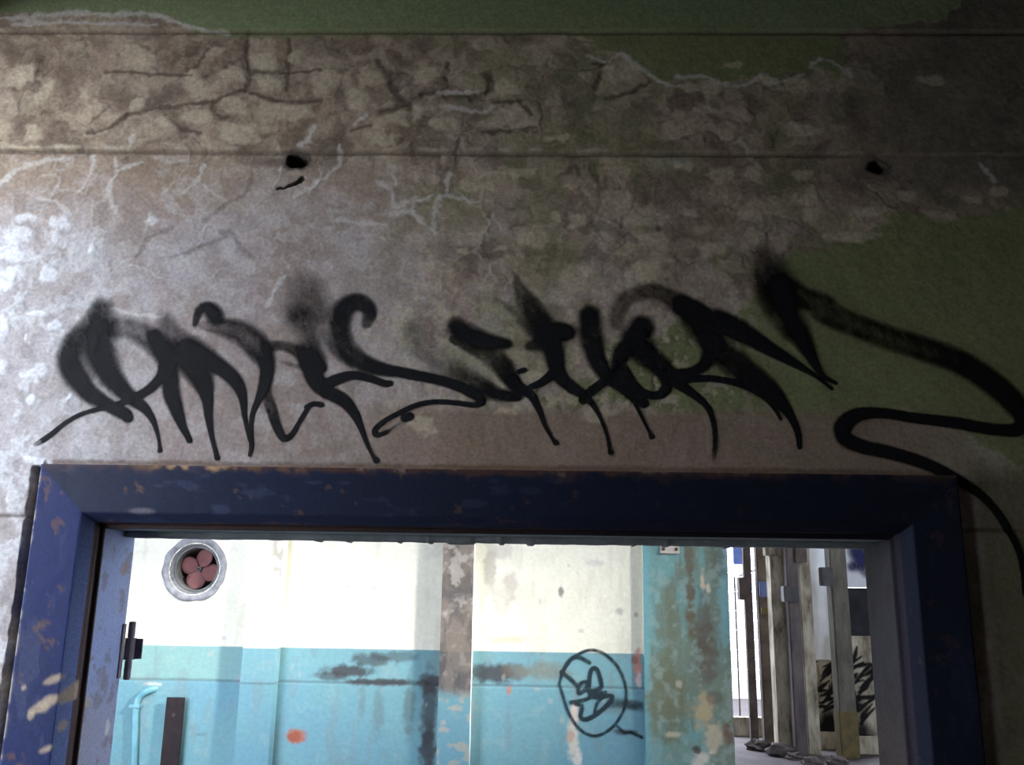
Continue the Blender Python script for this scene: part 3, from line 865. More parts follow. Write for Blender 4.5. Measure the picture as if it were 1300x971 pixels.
def frame_member(name, side):
    n = 520
    t = np.linspace(0, 1, n)[None, :]
    w, y = fp[:, 0][:, None], fp[:, 1][:, None]
    if side == 'head':
        x = XL + w + (XR - XL - 2 * w) * t
        z = np.broadcast_to(ZT - w, x.shape)
        s, q = x, z
    else:
        z = (ZT - w) * (1 - (1 - t) ** 1.0) if side == 'right' else (ZT - w) * t
        x = np.broadcast_to((XL + w) if side == 'left' else (XR - w), z.shape)
        s, q = z, x
    yy = np.broadcast_to(y, x.shape)
    ww = np.broadcast_to(w, x.shape)
    a, b = s, ww + yy
    n1 = fbm(a, b, 6, 201, 4)
    n2 = fbm(a, b, 30, 211, 4)
    n3 = fbm(a * .35, b, 40, 221, 3)
    nc = fbm(a, b, 28, 241, 2)
    c = np.empty(x.shape + (3,))
    c[:] = {'left': (.012, .022, .095), 'head': (.012, .018, .046), 'right': (.006, .0075, .013)}[side]  # head and right side darker than left: fading light put into paint
    c = blend(c, sstep(.45, .7, n1) * .5, (.018, .026, .075) if side == 'left' else (.014, .018, .035))
    c = blend(c, sstep(.62, .74, n3) * .35, (.06, .075, .14))
    c = blend(c, sstep(.70, .75, n2) * .5, (.16, .085, .045))
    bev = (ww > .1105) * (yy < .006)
    c = blend(c, bev * {'left': .9, 'head': .1, 'right': 0}[side], (.17, .235, .50))  # left bevel lightened: the light it catches is put into its colour
    groove = (ww > .1285) * (yy > .005) * (yy < .036)
    c = blend(c, groove * .85, (.085, .05, .038))
    jamb = (ww > .140) * (yy >= .033)
    if side == 'left':
        c = blend(c, jamb * .95, (.32, .40, .66))  # reveal lightened to pale blue, light from the hall put into its colour
        c = blend(c, jamb * sstep(.5, .7, n1) * .5, (.30, .32, .44))
        c = blend(c, jamb * sstep(1.66, 1.52, z) * .5, (.34, .30, .33))
        c = blend(c, jamb * sstep(.60, .67, n2) * .5, (.20, .16, .14))
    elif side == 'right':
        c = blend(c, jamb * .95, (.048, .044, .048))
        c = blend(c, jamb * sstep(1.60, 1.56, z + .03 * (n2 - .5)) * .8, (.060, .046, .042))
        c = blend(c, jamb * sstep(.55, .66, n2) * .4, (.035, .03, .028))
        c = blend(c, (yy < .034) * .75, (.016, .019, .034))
    else:
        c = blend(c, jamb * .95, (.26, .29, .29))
        c = blend(c, (yy < .034) * sstep(-.7, .5, x) * .85, (.010, .0125, .021))  # head painted darker towards the right, as the light falls off
    # rust along the upper edge of the head, worn where the photo shows it
    if side == 'head':
        e = np.exp(-(ww / .012) ** 2) * (yy < .0)
        wr = .25 + .75 * sstep(-.98, -.85, x) * sstep(-.35, -.5, x)
        c = blend(c, e * wr * sstep(.40, .58, n2), (.22, .115, .05))
        c = blend(c, e * sstep(-.90, -.82, x) * sstep(-.66, -.72, x) * sstep(.5, .6, n2), (.50, .33, .16))
        g = np.hypot((x - on_plane([(180, 650)], -.022)[0][0]) / .035, (ww - .106) / .010)
        c = blend(c, (1 - sstep(.5, 1.1, g)) * .5, (.22, .20, .22))
        nb = fbm(x, ww, 22, 251, 3)
        rb = (1 - sstep(.002, .016, ww + .030 * (nb - .5))) * (yy < 0) * sstep(.75, .2, x) * (.35 + .65 * sstep(-.75, -.5, x))
        c = blend(c, rb * .85, (.085, .042, .03))
        c = blend(c, rb * sstep(.60, .66, n2) * .6, (.28, .22, .18))
        c = blend(c, (yy > .185) * .0, (.1, .1, .1))
    if side == 'left':
        e = np.exp(-(ww / .004) ** 2) * (yy < 0)
        c = blend(c, e * sstep(.5, .62, n2) * .8, (.45, .40, .33))
        for (px, py, rx, rz) in ((30, 873, 4, 4), (48, 900, 12, 7), (62, 890, 16, 6), (85, 882, 10, 9), (40, 908, 6, 7), (70, 862, 14, 4), (84, 878, 8, 10), (75, 924, 4, 8), (60, 950, 10, 4)):
            p = on_plane([(px, py)], -.022)[0]
            g = np.hypot((x - p[0]) / (rx * PX), (z - p[1] - .35 * (x - p[0])) / (rz * PX)) + 1.2 * (nc - .5)
            c = blend(c, (1 - sstep(.6, 1.1, g)) * (yy < .02) * .8, (.46, .36, .25))
        for (py_, d0, rz, ry, cc_) in ((888, .045, .016, .02, (.45, .36, .24)), (930, .155, .02, .012, (.62, .62, .62)), (720, .15, .02, .02, (.33, .24, .2))):
            zc = on_plane([(140, py_)], .10)[0][1]
            g = np.hypot((yy - d0) / ry, (z - zc) / rz) + 1.0 * (nc - .5)
            c = blend(c, (1 - sstep(.6, 1.1, g)) * jamb * .8, cc_)
    pos = np.stack([x, yy + .0012 * (n2 - .5), z], -1).reshape(-1, 3)
    q = grid_quads(x.shape[1], x.shape[0])
    if side in ('left',):
        q = q[:, ::-1]
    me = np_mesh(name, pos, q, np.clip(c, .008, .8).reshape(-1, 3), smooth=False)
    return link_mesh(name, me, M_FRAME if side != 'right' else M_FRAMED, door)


tag(frame_member('side_jamb', 'left'), 'navy side jamb with reveal coloured pale blue for its light')
tag(frame_member('side_jamb', 'right'), 'navy side jamb coloured near-black for its shade, with grey plaster reveal')
tag(frame_member('head_jamb', 'head'), 'navy frame head with a rusty upper edge')

# ragged mortar fringe hanging at the back of the head
fx = np.linspace(XL + .143, XR - .143, 420)
low = 1.9450 - .003 * fbm(fx, fx * 0, 30, 231, 3) - .004 * (vnoise(fx, fx * 0, 40, 235) > .88)
fv, fq = [], []
for k, (a, b) in enumerate(zip(fx, low)):
    fv += [(a, .130, 1.962), (a, .132, b), (a, .198, b), (a, .198, 1.962)]
    if k:
        for s in range(4):
            fq.append((4 * k - 4 + s, 4 * k + s, 4 * k + (s + 1) % 4, 4 * k - 4 + (s + 1) % 4))
M_FRINGE = mat_noise('dirty_mortar', [(.3, (.22, .25, .245)), (.7, (.36, .39, .38))], 25)
link_mesh('mortar_fringe', np_mesh('mortar_fringe', np.array(fv), np.array(fq)), M_FRINGE, door)

# hinge left on the jamb
M_RUST = mat_noise('dark_rusted_iron', [(.3, (.035, .026, .026)), (.55, (.075, .05, .045)), (.75, (.16, .10, .075))], 30, rough=.8, bump=.5, dist=.002)
hz0, hz1 = on_plane([(168, 862)], .20)[0][1], on_plane([(168, 790)], .20)[0][1]
hx = XL + .143
M_HINGE = mat_noise('worn_hinge_iron', [(.3, (.16, .135, .16)), (.7, (.28, .23, .26))], 30, rough=.8)
bm = bmesh.new()
bm_box(bm, (hx + .002, .182, (hz0 + hz1) / 2), (.004, .016, hz1 - hz0 - .006), bevel=.001)
hinge = bm_obj('hinge', bm, M_HINGE, door)
tag(hinge, 'rusty door hinge without its door')
hh = hz1 - hz0
for k, (a, b, r) in enumerate(((0, .32, .0085), (.34, .72, .013), (.74, 1, .0085))):
    bm = bmesh.new()
    bmesh.ops.create_cone(bm, cap_ends=True, segments=14, radius1=r, radius2=r, depth=(b - a) * hh,
                          matrix=Matrix.Translation((hx + .012, .203, hz0 + (a + b) / 2 * hh)))
    bm_obj('knuckle', bm, M_HINGE, hinge)
bm = bmesh.new()
bmesh.ops.create_cone(bm, cap_ends=True, segments=12, radius1=.0068, radius2=.0068, depth=hh + .004, matrix=Matrix.Translation((hx + .012, .203, (hz0 + hz1) / 2)))
bm_obj('pin', bm, M_HINGE, hinge)
bm = bmesh.new()
bm_box(bm, (hx + .030, .207, hz0 + .53 * hh), (.022, .005, .36 * hh), bevel=.001)
bm_obj('broken_leaf', bm, M_HINGE, hinge)

# ------------------------------------------------------------------ corridor beyond the door: cream and blue back wall
DADO, JOINT = 1.480, 1.297
CRM, BLU, TEAL, SOOT_SHADE = (.80, .785, .655), (.165, .335, .375), (.25, .41, .36), (.055, .05, .055)


def B(*pts):
    return on_plane(pts, YB)


def spot(c, X, Z, px, py, rx, rz, rgb, k, nz, rag=.8, Y=YB, mpp=PXB, p=2.0):
    q = on_plane([(px, py)], Y)[0]
    d = (np.abs((X - q[0]) / (rx * mpp)) ** p + np.abs((Z - q[1]) / (rz * mpp)) ** p) ** (1 / p) + rag * (nz - .5)
    return blend(c, (1 - sstep(.45, 1.15, d)) * k, rgb)


def wall_paint(X, Z, seed=301):
    n1, n2, n3 = fbm(X, Z, 3, seed, 4), fbm(X, Z, 12, seed + 10, 4), fbm(X * 1.0, Z * .25, 16, seed + 20, 4)
    c = np.empty(X.shape + (3,))
    c[:] = CRM
    c = blend(c, sstep(.5, .7, n2) * .12, (.55, .50, .40))
    c = blend(c, sstep(.58, .72, n3) * .2, (.50, .46, .36))
    low = sstep(DADO + .002, DADO - .002, Z + .003 * (n2 - .5))
    b = np.empty(c.shape)
    b[:] = BLU
    b = blend(b, sstep(.4, .65, n1) * .5, (.15, .315, .40))
    b = blend(b, sstep(JOINT - .005, JOINT + .005, Z) * sstep(-1.2, -1.9, X) * .8, TEAL)
    b = blend(b, sstep(JOINT - .005, JOINT + .005, Z) * .25, (.22, .40, .42))
    b = blend(b, sstep(.57, .70, n3) * .35, (.20, .25, .25))
    b = blend(b, sstep(.64, .70, n2) * .12, (.40, .42, .38))
    c = c * (1 - low[..., None]) + b * low[..., None]
    return c, n2, n3


bxs = np.concatenate([np.arange(-3.4, -2.5, .05), np.arange(-2.5, .75, .0055), np.arange(.75, 1.05, .02)])
bzs = np.concatenate([np.arange(0, .75, .05), np.arange(.75, 2.35, .0055), np.arange(2.35, 4.0, .05)])
BX, BZ = np.meshgrid(bxs, bzs)
c, n2, n3 = wall_paint(BX, BZ)
nf = fbm(BX, BZ, 30, 341, 3)
for (px, py, rx, rz, rgb_, k) in (
        (445, 852, 38, 9, SOOT_SHADE, .9), (470, 838, 30, 9, SOOT_SHADE, .7), (500, 833, 36, 7, SOOT_SHADE, .55), (420, 858, 30, 6, SOOT_SHADE, .7), (490, 866, 60, 5, SOOT_SHADE, .9),
        (625, 855, 34, 13, SOOT_SHADE, .9), (655, 852, 20, 12, (.13, .11, .09), .7), (690, 852, 40, 12, (.20, .20, .16), .7), (545, 867, 14, 14, SOOT_SHADE, .8),
        (480, 905, 9, 30, (.13, .17, .18), .5), (520, 900, 9, 40, (.09, .11, .11), .6), (460, 890, 5, 22, (.13, .17, .18), .4), (545, 905, 12, 60, SOOT_SHADE, .75), (543, 950, 11, 40, SOOT_SHADE, .8),  # last two strips: soot plus the pilaster's shadow painted in
        (622, 715, 9, 45, (.30, .26, .23), .6), (648, 745, 10, 22, (.42, .36, .33), .55), (636, 765, 14, 30, (.55, .48, .42), .5), (640, 700, 18, 14, (.40, .36, .34), .45),
        (712, 750, 4, 8, (.20, .18, .17), .85), (787, 776, 6, 5, (.35, .33, .30), .6), (808, 780, 3, 4, (.3, .28, .25), .6), (755, 715, 14, 6, (.5, .48, .45), .4),
        (442, 744, 5, 2.5, (.45, .43, .40), .6), (475, 746, 4, 2.5, (.45, .43, .4), .5), (470, 810, 40, 8, (.62, .57, .45), .45), (645, 812, 30, 6, (.55, .45, .28), .5),
        (242, 812, 6, 4, (.45, .42, .36), .6), (280, 810, 8, 3, (.5, .47, .4), .5),
        (375, 934, 15, 10, (.36, .13, .085), 1.), (372, 935, 9, 6, (.27, .075, .045), .7), (256, 932, 9, 2.5, (.10, .20, .22), .6),
        (338, 732, 10, 12, (.55, .51, .47), .6), (809, 845, 6, 22, (.58, .27, .22), .95), (806, 838, 6, 6, (.30, .13, .11), .8), (811, 862, 4, 10, (.75, .62, .58), .8),
        (729, 905, 6, 14, (.66, .55, .48), .85), (727, 940, 8, 26, (.62, .57, .48), .85), (724, 935, 6, 10, (.40, .26, .19), .7), (733, 965, 7, 12, (.70, .66, .58), .8),
        (800, 895, 16, 7, (.10, .12, .14), .75), (778, 898, 18, 8, (.16, .22, .24), .6), (795, 928, 18, 2.5, (.08, .11, .14), .8), (788, 929, 8, 4, (.07, .09, .12), .8),
        (646, 877, 4, 6, (.42, .19, .13), .8), (320, 862, 20, 7, (.42, .40, .38), .5), (195, 868, 12, 3, (.60, .57, .48), .7), (575, 690, 40, 25, (.35, .31, .28), .3)):
    c = spot(c, BX, BZ, px, py, rx, rz, rgb_, k, nf)
for k in range(16):
    q = rng.rand(4)
    c = spot(c, BX, BZ, 170 + q[0] * 620, 695 + q[1] * 260, 2 + 3 * q[2], 2 + 4 * q[3], (.42, .40, .36), .4, nf)
bh = .003 * (n2 - .5)
g = np.exp(-((BZ - JOINT + .003 * (n2 - .5)) / .005) ** 2)
bh -= .006 * g
c = blend(c, g * .55, SOOT_SHADE)
bh += .004 * sstep(JOINT + .004, JOINT, BZ)
fanc = on_plane([(247, 722)], YB)[0]
FR = .172
cx_ = (bxs[:-1] + bxs[1:]) / 2
cz_ = (bzs[:-1] + bzs[1:]) / 2
hole = np.hypot(cx_[None, :] - fanc[0], cz_[:, None] - fanc[1]) < FR - .03
v = np.stack([BX, YB - bh, BZ], -1).reshape(-1, 3)
vv, qq, cc = compact(v, grid_quads(len(bxs), len(bzs), ~hole), np.clip(c, .01, .88).reshape(-1, 3))
n0 = len(vv)
vv = np.vstack([vv, [(x, y, z) for x in (-3.4, 1.04) for y in (YB + .34, YB + .5) for z in (0, 4.0)]])
qq = np.vstack([qq, BOXQ + n0])
cc = np.vstack([cc, np.full((8, 3), .3)])
wall_back = tag(link_mesh('wall_back', np_mesh('wall_back', vv, qq, cc), M_BACK), 'corridor wall, cream above and blue below, with soot stains and peeled paint', 'wall', kind='structure')


def coloured_box(name, x0, x1, y0, y1, z0, z1, step, fn, mat, parent=None, zfine=None, jag=0.0):
    """a box whose front and two sides are fine lattices carrying paint layers"""
    za = np.arange(z0, z1 + step * .5, step) if zfine is None else np.concatenate([np.arange(z0, zfine[0], .06), np.arange(zfine[0], zfine[1], step), np.arange(zfine[1], z1 + .03, .06)])
    vs, qs, cs, n = [], [], [], 0
    xa = np.linspace(x0, x1, max(2, int((x1 - x0) / step) + 1))
    ya = np.linspace(y0, y1, max(2, int((y1 - y0) / step) + 1))
    for kind in ('front', 'left', 'right', 'back'):
        if kind in ('front', 'back'):
            A, Zg = np.meshgrid(xa, za)
            P = np.stack([A, np.full(A.shape, y0 if kind == 'front' else y1), Zg], -1)
        else:
            A, Zg = np.meshgrid(ya, za)
            P = np.stack([np.full(A.shape, x0 if kind == 'left' else x1), A, Zg], -1)
        cfull = fn(P[..., 0], P[..., 1], P[..., 2], kind)
        if jag:
            P[..., 0] += jag * (fbm(P[..., 2], P[..., 1], 9, 401, 3) - .5)
        q = grid_quads(A.shape[1], A.shape[0])
        if kind in ('left', 'back'):
            q = q[:, ::-1]
        vs.append(P.reshape(-1, 3))
        qs.append(q + n)
        cs.append(np.clip(cfull, .01, .88).reshape(-1, 3))
        n += A.size
    tops = [(x0, y0, z1), (x1, y0, z1), (x1, y1, z1), (x0, y1, z1)]
    vs.append(np.array(tops))
    cs.append(np.full((4, 3), .4))
    qs.append(np.array([[n, n + 1, n + 2, n + 3]]))
    return link_mesh(name, np_mesh(name, np.vstack(vs), np.vstack(qs), np.vstack(cs)), mat, parent)


PD = .09


def pil_one(x, y, z, kind):
    s = x + y
    c, a, b = wall_paint(s, z, 411)
    nf = fbm(s, z, 30, 431, 3)
    if kind == 'front':
        q0, q1 = on_plane([(342, 700)], YB - PD)[0], on_plane([(352, 738)], YB - PD)[0]
        m = sstep(q1[0] - .07, q1[0] - .02, x) * sstep(q1[1] - .09, q1[1] - .04, z) * sstep(.38, .52, nf)
        c = blend(c, m * .75, (.40, .355, .30))
    return blend(c, np.exp(-((z - JOINT) / .005) ** 2) * .5, SOOT_SHADE)


def pil_two(x, y, z, kind):
    s = x + y
    c, a, b = wall_paint(s, z, 451)
    nf = fbm(s, z, 22, 461, 4)
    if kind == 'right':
        return blend(c, .85 + 0 * x, (.80, .79, .76))  # right side painted near white for the light it catches
    sm = sstep(1.22, 1.30, z + .05 * (nf - .5))
    dirty = np.empty(c.shape)
    dirty[:] = (.17, .135, .115)
    n6 = fbm(s * 1.5, z * .5, 14, 471, 5)
    dirty = blend(dirty, sstep(.40, .66, n6) * .8, (.07, .06, .06))
    dirty = blend(dirty, sstep(.55, .75, nf) * .5, (.33, .28, .24))
    dirty = blend(dirty, sstep(.52, .6, a) * sstep(1.6, 1.7, z) * .5, (.50, .46, .42))
    zc = on_plane([(575, 752)], YB - PD)[0][1]
    dirty = blend(dirty, np.exp(-((z - zc - .10 * (nf - .5)) / .035) ** 2) * .8, (.06, .055, .06))
    c = c * (1 - sm[..., None] * .93) + dirty * sm[..., None] * .93
    c = blend(c, (1 - sm) * sstep(.50, .62, nf) * .6, (.45, .38, .28))
    return c


xa, xb = on_plane([(302, 900)], YB - PD)[0][0], on_plane([(345, 900)], YB - PD)[0][0]
tag(coloured_box('pilaster', xa, xb, YB - PD, YB + .02, 0, 4.0, .006, pil_one, M_BACK, wall_back, (.75, 2.35)), 'clean cream and blue pilaster beside the wall fan')
xa, xb = on_plane([(556, 900)], YB - PD)[0][0], on_plane([(597, 900)], YB - PD)[0][0]
tag(coloured_box('pilaster', xa, xb, YB - PD, YB + .02, 0, 4.0, .006, pil_two, M_BACK, wall_back, (.75, 2.35), jag=.004), 'soot-blackened peeling pilaster')

# scribbled round tag on the blue paint
TILES[9] = (700, 810, 6.94)


def thin(pts, r=13, d=.85, soft=.5):
    return ([(9, x, y, r, d) for x, y in pts], soft, 0)


SCRIB = [thin([(70, 400), (110, 280), (200, 165), (340, 105), (470, 140), (590, 260), (655, 440), (640, 620), (550, 770), (430, 850), (330, 850), (230, 780), (150, 650), (100, 500), (70, 400)]),
         thin([(100, 300), (130, 240), (180, 180), (250, 170), (335, 215)], 17), thin([(90, 300), (180, 370), (230, 430), (240, 485), (300, 450), (312, 390), (260, 400), (238, 450)], 17),
         thin([(330, 470), (340, 320), (370, 265), (410, 290), (440, 400), (430, 440), (340, 495), (400, 520), (530, 508), (500, 580), (380, 680), (300, 715), (260, 690), (270, 620)], 18, .95),
         thin([(170, 565), (300, 540), (380, 500), (475, 475)], 16), thin([(380, 660), (400, 580), (440, 530)], 14), thin([(215, 580), (270, 590)], 14), thin([(350, 455), (420, 445)], 10),
         thin([(520, 570), (620, 570), (700, 590), (790, 600)], 32, .55, .8), thin([(580, 775), (640, 830), (700, 830), (795, 872)], 14, .8)]
M_MARK = mat_spray('faded_black_spray', (.02, .035, .045))
q0, q1 = on_plane([(700, 945)], YB)[0], on_plane([(822, 815)], YB)[0]
paint_part('graffiti_scribble', np.arange(q0[0], q1[0], .005), np.arange(q0[1], q1[1], .005), SCRIB, YB, PXB, 501,
           lambda a, b: YB - bilinear(bxs, bzs, bh, a, b), wall_back, M_MARK, 'round black spray scribble on the blue paint', lift=.003)

# ------------------------------------------------------------------ exhaust fan in the wall
fan = tag(empty('exhaust_fan', (fanc[0], YB, fanc[1])), 'round wall fan with four dull red blades in a plastered hole', 'fan')


def lathe(name, prof, seg, mat, parent, wob=0.0, centre=None, wob_from=0):
    vs, qs = [], []
    n = len(prof)
    for s in range(seg):
        a = 2 * math.pi * s / seg
        for k, (r, y) in enumerate(prof):
            rr = r * (1 + (wob * (vnoise(np.array(math.cos(a) * 2 + 5), np.array(math.sin(a) * 2 + 5), 1.7, 511) - .5) if k < wob_from else 0))
            vs.append((centre[0] + rr * math.cos(a), centre[1] + y, centre[2] + rr * math.sin(a)))
    for s in range(seg):
        t = (s + 1) % seg
        for k in range(n - 1):
            qs.append((s * n + k, s * n + k + 1, t * n + k + 1, t * n + k))
    return link_mesh(name, np_mesh(name, np.array(vs), np.array(qs), smooth=True), mat, parent)


FC = (fanc[0], YB, fanc[1])
M_COLLAR = mat_noise('patched_grey_plaster', [(.3, (.16, .16, .18)), (.6, (.34, .34, .36)), (.8, (.50, .50, .51))], 22, bump=.6, dist=.006)
M_DUCT = mat_noise('shaded_grey_metal', [(.3, (.09, .09, .09)), (.7, (.22, .22, .21))], 14)  # grey darkened: shade inside the fan hole put into the colour
M_BLADE = mat_noise('dull_red_blade', [(.3, (.30, .12, .12)), (.7, (.40, .185, .18))], 12, rough=.7)
M_BLACK = mat_noise('soot_black', [(.3, (.012, .012, .014)), (.7, (.03, .03, .034))], 12)
lathe('plaster_collar', [(.184, .004), (.180, -.010), (.166, -.012), (.146, .000), (.132, .022), (.126, .045)], 48, M_COLLAR, fan, .10, FC, 3)
duct = lathe('duct_ring', [(.130, .035), (.123, .026), (.117, .032), (.115, .10), (.115, .28)], 48, M_DUCT, fan, 0, FC)
bm = bmesh.new()
bmesh.ops.create_circle(bm, cap_ends=True, segments=40, radius=.112, matrix=Matrix.Translation((FC[0], YB + .26, FC[2])) @ Matrix.Rotation(math.pi / 2, 4, 'X'))
bm_obj('duct_back', bm, M_BLACK, fan)
for k in range(4):
    a = math.radians(73 + 90 * k)
    bm = bmesh.new()
    rows = []
    for i in range(10):                                   # rounded petal, slightly twisted
        ph = math.pi * (i + .35) / 9.7
        r = .064 - .051 * math.cos(ph)
        wdt = .0525 * math.sin(ph)
        tw = .35 - .15 * i / 9
        rows.append([bm.verts.new((r, u * wdt * math.sin(tw), u * wdt * math.cos(tw))) for u in (-1, -.6, -.2, .2, .6, 1)])
    for i in range(9):
        for j in range(5):
            bm.faces.new((rows[i][j], rows[i + 1][j], rows[i + 1][j + 1], rows[i][j + 1]))
    bmesh.ops.solidify(bm, geom=bm.faces[:], thickness=.003)
    bmesh.ops.transform(bm, matrix=Matrix.Translation((FC[0], YB + .085, FC[2])) @ Matrix.Rotation(-a, 4, 'Y'), verts=bm.verts)
    bm_obj('blade', bm, M_BLADE, fan, True)
bm = bmesh.new()
bmesh.ops.create_cone(bm, cap_ends=True, segments=20, radius1=.016, radius2=.013, depth=.07, matrix=Matrix.Translation((FC[0], YB + .10, FC[2])) @ Matrix.Rotation(math.pi / 2, 4, 'X'))
bmesh.ops.bevel(bm, geom=[e for e in bm.edges if len(e.link_faces) == 2 and e.calc_face_angle(0) > 1], offset=.004, segments=2, affect='EDGES')
hub = bm_obj('hub', bm, M_DUCT, fan)
bm = bmesh.new()
bmesh.ops.create_cone(bm, cap_ends=True, segments=8, radius1=.006, radius2=.006, depth=.02, matrix=Matrix.Translation((FC[0], YB + .06, FC[2])) @ Matrix.Rotation(math.pi / 2, 4, 'X'))
bm_obj('shaft_nut', bm, M_BLACK, hub)
for k in range(3):
    a = math.radians(30 + 120 * k)
    bm = bmesh.new()
    bm_box(bm, (0, 0, 0), (.10, .006, .012))
    bmesh.ops.transform(bm, matrix=Matrix.Translation((FC[0] + .06 * math.cos(a), YB + .165, FC[2] + .06 * math.sin(a))) @ Matrix.Rotation(-a, 4, 'Y'), verts=bm.verts)
    bm_obj('motor_arm', bm, M_BLACK, fan)

# rusty flat bar and painted conduit fixed to the blue wall
a, b = on_plane([(224, 885)], YB - .04)[0], on_plane([(215, 965)], YB - .04)[0]
M_IRON = mat_noise('blackened_iron', [(.3, (.014, .010, .012)), (.7, (.035, .025, .028))], 14, rough=.85)
bar = tag(empty('flat_iron_bar', (a[0], YB, .55)), 'dark rusty flat iron bar standing upright against the blue wall', 'bar')
bm = bmesh.new()
bm_box(bm, (a[0], YB - .045, (a[1] + .55) / 2), (.100, .010, a[1] - .55), bevel=.002)
bm_obj('bar', bm, M_IRON, bar)
for zz in (a[1] - .09, .75):
    bm = bmesh.new()
    bm_box(bm, (a[0], YB - .017, zz), (.03, .05, .03), bevel=.002)
    bm_obj('stand_off', bm, M_RUST, bar)
    bm = bmesh.new()
    bmesh.ops.create_cone(bm, cap_ends=True, segments=6, radius1=.012, radius2=.010, depth=.01, matrix=Matrix.Translation((a[0], YB - .054, zz)) @ Matrix.Rotation(math.pi / 2, 4, 'X'))
    bm_obj('bolt', bm, M_RUST, bar)
M_BLUEP = mat_noise('glossy_blue_wall_paint', [(.3, (.13, .32, .40)), (.62, (.17, .40, .47)), (.75, (.40, .46, .46))], 9, rough=.35, spec=.5)
p = [on_plane([q], YB - .02)[0] for q in ((168, 990), (171, 930), (172, 898), (177, 884), (189, 876))]
path = [(p[0][0], YB - .02, .3)] + [(q[0], YB - .02, q[1]) for q in p] + [(p[-1][0] + .05, YB + .03, p[-1][1] + .01)]
cond = tag(empty('wall_conduit', (p[0][0], YB, .3)), 'blue-painted conduit bending into the wall beside the iron bar', 'pipe')
link_mesh('pipe', tube_mesh('pipe', path, .020), M_BLUEP, cond)
for zz in (1.16, .8):
    q = np.interp(zz, [.3, p[1][1], p[2][1]], [p[0][0], p[1][0], p[2][0]])
    bm = bmesh.new()
    bm_box(bm, (q, YB - .021, zz), (.060, .045, .018), bevel=.003)
    bm_obj('pipe_clip', bm, M_BLUEP, cond)

# ------------------------------------------------------------------ stained teal pier
YP = 2.96
pxa, pxb = on_plane([(818, 830)], YP)[0][0], on_plane([(928, 830)], YP)[0][0]


def pier_paint(x, y, z, kind):
    s = x + y * .7
    n1, n2, n3 = fbm(s, z, 5, 601, 4), fbm(s, z, 22, 611, 4), fbm(s * 1.0, z * .16, 14, 621, 4)
    c = np.empty(x.shape + (3,))
    if kind in ('left', 'right'):
        c, a, b = wall_paint(s, z + .012, 631)
        return c
    c[:] = (.17, .33, .315)
    c = blend(c, sstep(.45, .6, n3) * .75, (.17, .185, .125))
    c = blend(c, sstep(.5, .64, n1) * .5, (.20, .25, .18))
    c = blend(c, sstep(.58, .66, n2) * .35, (.33, .40, .36))
    u = (x - pxa) / (pxb - pxa)
    c = blend(c, (1 - sstep(.02, .10, u)) * .8, (.16, .38, .42))
    for (px, py, rx, rz, rgb_, k) in (
            (876, 745, 7, 70, (.15, .10, .055), .8), (893, 790, 10, 50, (.13, .11, .085), .7), (845, 800, 16, 60, (.17, .185, .12), .6), (898, 840, 14, 30, (.13, .085, .06), .6), (850, 900, 26, 50, (.16, .165, .095), .75),
            (892, 735, 4, 16, (.60, .50, .36), .95), (899, 745, 3, 10, (.60, .52, .40), .9), (893, 905, 16, 26, (.46, .37, .21), .9), (905, 940, 14, 26, (.50, .43, .30), .85), (890, 965, 20, 18, (.62, .58, .48), .9),
            (855, 932, 14, 4, (.50, .45, .30), .8), (885, 952, 9, 7, (.05, .04, .035), .85), (907, 885, 10, 9, (.12, .07, .055), .5), (925, 930, 7, 26, (.17, .08, .06), .75), (862, 868, 4, 5, (.5, .45, .35), .6),
            (912, 712, 16, 26, (.10, .095, .085), .6), (925, 700, 10, 14, (.36, .42, .50), .5), (920, 770, 8, 40, (.19, .36, .36), .7), (832, 960, 10, 30, (.22, .42, .43), .6)):
        c = spot(c, x, z, px, py, rx, rz, rgb_, k, n2 * .6 + n1 * .4, 3.0, YP, .00427)
    return c


pier = tag(coloured_box('wall_pier', pxa, pxb, YP, YB + .40, 0, 4.0, .006, pier_paint, M_BACK, None, (.75, 2.35), jag=.006),
           'teal painted pier with brown water stains and peeled cream patches', 'pier', kind='structure')
M_CREAMP = mat_noise('cream_chip', [(.3, (.50, .42, .36)), (.7, (.66, .60, .52))], 40)
q = on_plane([(850, 697)], YP)[0]
plate = tag(empty('mounting_plate', (q[0], YP, q[1])), 'small pale mounting plate on the teal pier', 'plate')
bm = bmesh.new()
bm_box(bm, (q[0], YP - .006, q[1]), (.108, .012, .050), bevel=.003)
bm_obj('plate', bm, M_CREAMP, plate)
for s in (-1, 1):
    bm = bmesh.new()
    bmesh.ops.create_cone(bm, cap_ends=True, segments=10, radius1=.011, radius2=.008, depth=.012, matrix=Matrix.Translation((q[0] + s * .036, YP - .014, q[1])) @ Matrix.Rotation(math.pi / 2, 4, 'X'))
    bm_obj('screw', bm, M_RUST, plate)

